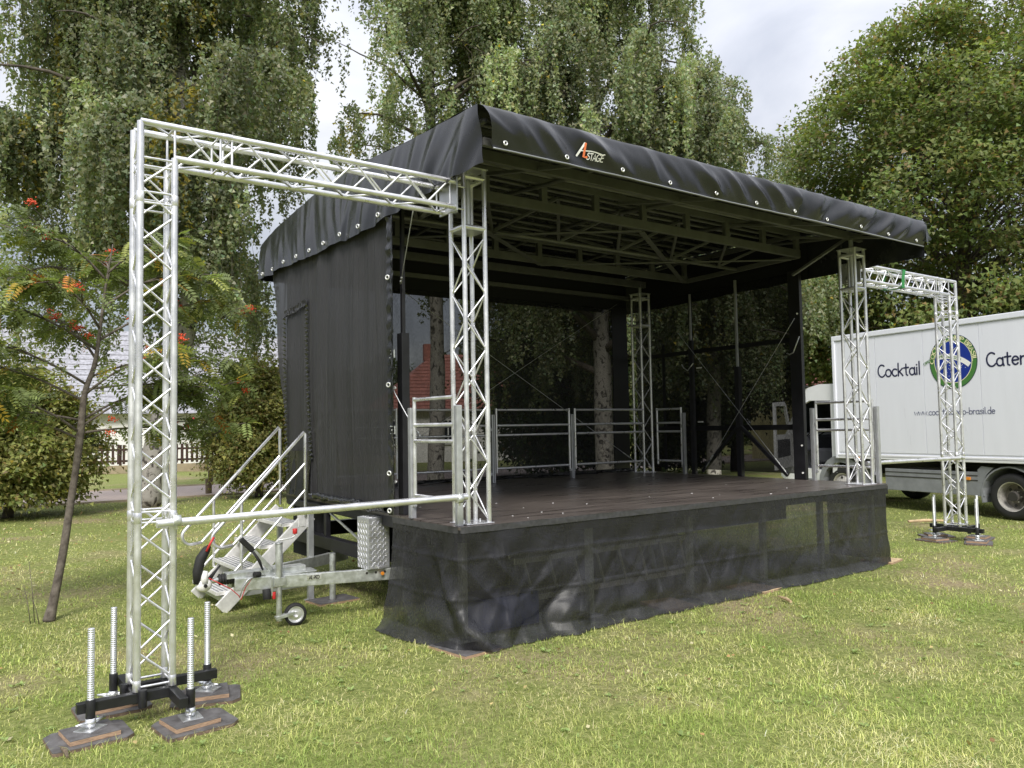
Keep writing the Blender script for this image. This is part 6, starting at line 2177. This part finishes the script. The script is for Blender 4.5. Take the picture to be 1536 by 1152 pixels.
# distant belt of trees closing the horizon
def belt():
    global rng
    rng = np.random.default_rng(77)
    N = 60000
    th = rng.uniform(R(-42), R(118), N)         # heading clockwise from +Y
    rr = rng.uniform(62, 80, N)
    hh = 7.0 + 3.5 * np.array([nz3(t * 9, 0, 1) + .6 * nz3(t * 27, 0, 4) for t in th])
    z = hh * rng.random(N) ** 0.8
    P = np.stack([np.sin(th) * rr - 3, np.cos(th) * rr - 5, z], 1)
    ln = rng.uniform(.35, .7, N)
    Q = leaf_quads(P, rng.normal(0, 1, (N, 3)), np.array([0, 0, 1.]) + rng.normal(0, .7, (N, 3)), ln, ln * .8)
    o = quads_object("tree_belt", Q, 'leaf_tree', jitter_col((.06, .08, .03), N, .3), None, "stuff")
    o["label"] = "far dark green belt of trees along the horizon"
    o["category"] = "trees"
belt()

# ================================================================= GRASS
def masks(P):
    keep = np.ones(len(P), bool)
    for (x, y, a, hx, hy) in PADS:
        c, s = math.cos(a), math.sin(a)
        dx, dy = P[:, 0] - x, P[:, 1] - y
        u, v = c * dx + s * dy, -s * dx + c * dy
        keep &= ~((np.abs(u) < hx) & (np.abs(v) < hy))
    # under the deck almost nothing grows up through the skirt hem
    keep &= ~((P[:, 0] > -0.12) & (P[:, 0] < 5.78) & (P[:, 1] > -0.12) & (P[:, 1] < 0.9) & (rng.random(len(P)) < .8))
    keep &= ~((P[:, 1] > 16.4))
    return keep
rng = np.random.default_rng(99)
def field(n, r0, r1, spread):
    r_ = np.sqrt(rng.uniform(r0 ** 2, r1 ** 2, n))
    th = R(36) + rng.uniform(-spread, spread, n)
    return np.stack([CAM.x + np.sin(th) * r_, CAM.y + np.cos(th) * r_, np.zeros(n)], 1)
def vnoise(P, sc, seed):
    return np.array([nz3(p[0] * sc, p[1] * sc, seed) for p in P])
zones = [(125000, 1.6, 5.0, R(47), 0.0030, 0.042), (135000, 5.0, 8.5, R(45), 0.0042, 0.046), (95000, 8.5, 14.0, R(43), 0.0072, 0.05), (60000, 14.0, 24, R(42), 0.013, 0.055)]
Qs, Cs = [], []
for n, r0, r1, sp_, wd_, ht in zones:
    P = field(n, r0, r1, sp_)
    # clumping: blades gather in tufts
    P[:, :2] += rng.normal(0, 0.012, (n, 2))
    P = P[masks(P)]
    n = len(P)
    big = vnoise(P, 0.55, 3.0)
    med = vnoise(P, 2.2, 7.0)
    dry = 1.1 * vnoise(P, 1.1, 12.0) + 0.7 * vnoise(P, 3.7, 15.0) + 0.9 * np.exp(-(((P[:, 0] + 1.0) / 2.2) ** 2 + ((P[:, 1] - 8.0) / 1.6) ** 2))
    keep = rng.random(n) < np.clip(0.90 + 0.6 * med - 0.45 * np.maximum(0, dry), 0.2, 1)
    P, big, med, dry = P[keep], big[keep], med[keep], dry[keep]
    n = len(P)
    az = rng.uniform(0, 2 * math.pi, n)
    lean = np.abs(rng.normal(0.95, 0.42, n)) + 0.25 * np.maximum(0, dry)
    h = ht * (1.0 if r1 < 6 else 0.8) * np.exp(rng.normal(0, 0.38, n)) * (1 + 0.55 * med)
    h = np.clip(h * 0.66 * (1 + 0.25 * big), 0.010, 0.085)
    dirv = np.stack([np.cos(az), np.sin(az), np.zeros(n)], 1)
    sdv = np.stack([-np.sin(az), np.cos(az), np.zeros(n)], 1)
    w = wd_ * rng.uniform(0.6, 1.3, n)
    tip = P + dirv * (h * np.sin(np.minimum(1.45, lean)))[:, None] * 1.3
    tip[:, 2] = h * np.cos(np.minimum(1.40, lean))
    midp = P + dirv * (h * np.sin(np.minimum(1.45, lean)))[:, None] * 0.45
    midp[:, 2] = h * np.cos(np.minimum(1.40, lean)) * 0.68
    if r1 < 9:
        q1 = np.stack([P - sdv * w[:, None] * .5, P + sdv * w[:, None] * .5, midp + sdv * w[:, None] * .42, midp - sdv * w[:, None] * .42], 1)
        q2 = np.stack([midp - sdv * w[:, None] * .42, midp + sdv * w[:, None] * .42, tip], 1)
        parts = [q1, q2]
    else:
        parts = [np.stack([P - sdv * w[:, None] * .5, P + sdv * w[:, None] * .5, tip + sdv * w[:, None] * .1, tip - sdv * w[:, None] * .1], 1)]
    t = np.clip(0.36 + 0.70 * dry + rng.normal(0, .28, n), 0, 1)[:, None]
    g1 = np.array([0.265, 0.355, 0.088]); g2 = np.array([0.54, 0.565, 0.195]); g3 = np.array([0.68, 0.61, 0.35])
    col = np.where(t < .55, g1 + (g2 - g1) * (t / .55), g2 + (g3 - g2) * ((t - .55) / .45))
    col = col * np.exp(rng.normal(0, .22, (n, 1))) * (1 + 0.25 * big[:, None] + 0.15 * med[:, None])
    for q in parts:
        Qs.append(q)
        Cs.append(col)
# flat weed rosettes and clover between the blades
P = field(420, 1.8, 8.0, R(42))
P = P[masks(P)]
nr = len(P)
k7 = 7
rz = np.repeat(P, k7, axis=0) + np.concatenate([rng.normal(0, .012, (nr * k7, 2)), np.full((nr * k7, 1), .008)], 1)
aa = np.tile(np.arange(k7) * 2 * math.pi / k7, nr) + rng.uniform(0, 1, nr * k7)
dd7 = np.stack([np.cos(aa), np.sin(aa), rng.uniform(.1, .6, nr * k7)], 1)
ll = rng.uniform(.018, .045, nr)[np.repeat(np.arange(nr), k7)] * rng.uniform(.7, 1.2, nr * k7)
Qs.append(leaf_quads(rz, dd7, np.array([0, 0, 1.]) + rng.normal(0, .2, (nr * k7, 3)), ll, ll * .5))
Cs.append(np.array([0.27, 0.36, 0.12]) * np.exp(rng.normal(0, .2, (nr * k7, 1))))
grass = quads_object("lawn_grass", Qs, 'blade', [np.clip(c_, .01, .8) for c_ in Cs], None, "stuff")
grass["label"] = "short patchy green and straw coloured lawn grass"
grass["category"] = "grass"

# fallen leaves
n = 900
P = np.concatenate([field(260, 2.5, 9, R(40)), field(240, 7, 14, R(40))])
P2 = np.stack([rng.uniform(-4.5, 1.2, 420), rng.uniform(4.5, 13.5, 420), np.zeros(420)], 1)
P = np.concatenate([P, P2])
P = P[masks(P)]
n = len(P)
P[:, 2] = rng.uniform(0.02, 0.045, n)
ln = rng.uniform(.022, .05, n) * np.where(P[:, 1] > 4, 1.2, 0.8)
Q = leaf_quads(P, np.stack([rng.normal(0, 1, n), rng.normal(0, 1, n), rng.normal(0, .2, n)], 1), np.array([0, 0, 1.]) + rng.normal(0, .35, (n, 3)), ln, ln * .7)
cc_ = np.array([(0.45, 0.36, 0.16), (0.36, 0.22, 0.10), (0.50, 0.46, 0.28), (0.22, 0.13, 0.06)])[rng.integers(0, 4, n)] * np.exp(rng.normal(0, .2, (n, 1)))
fl = quads_object("fallen_leaves", Q, 'dead_leaf', np.clip(cc_, .01, .8), None, "stuff")
fl["label"] = "yellow and brown fallen leaves scattered over the lawn"
fl["category"] = "leaves"
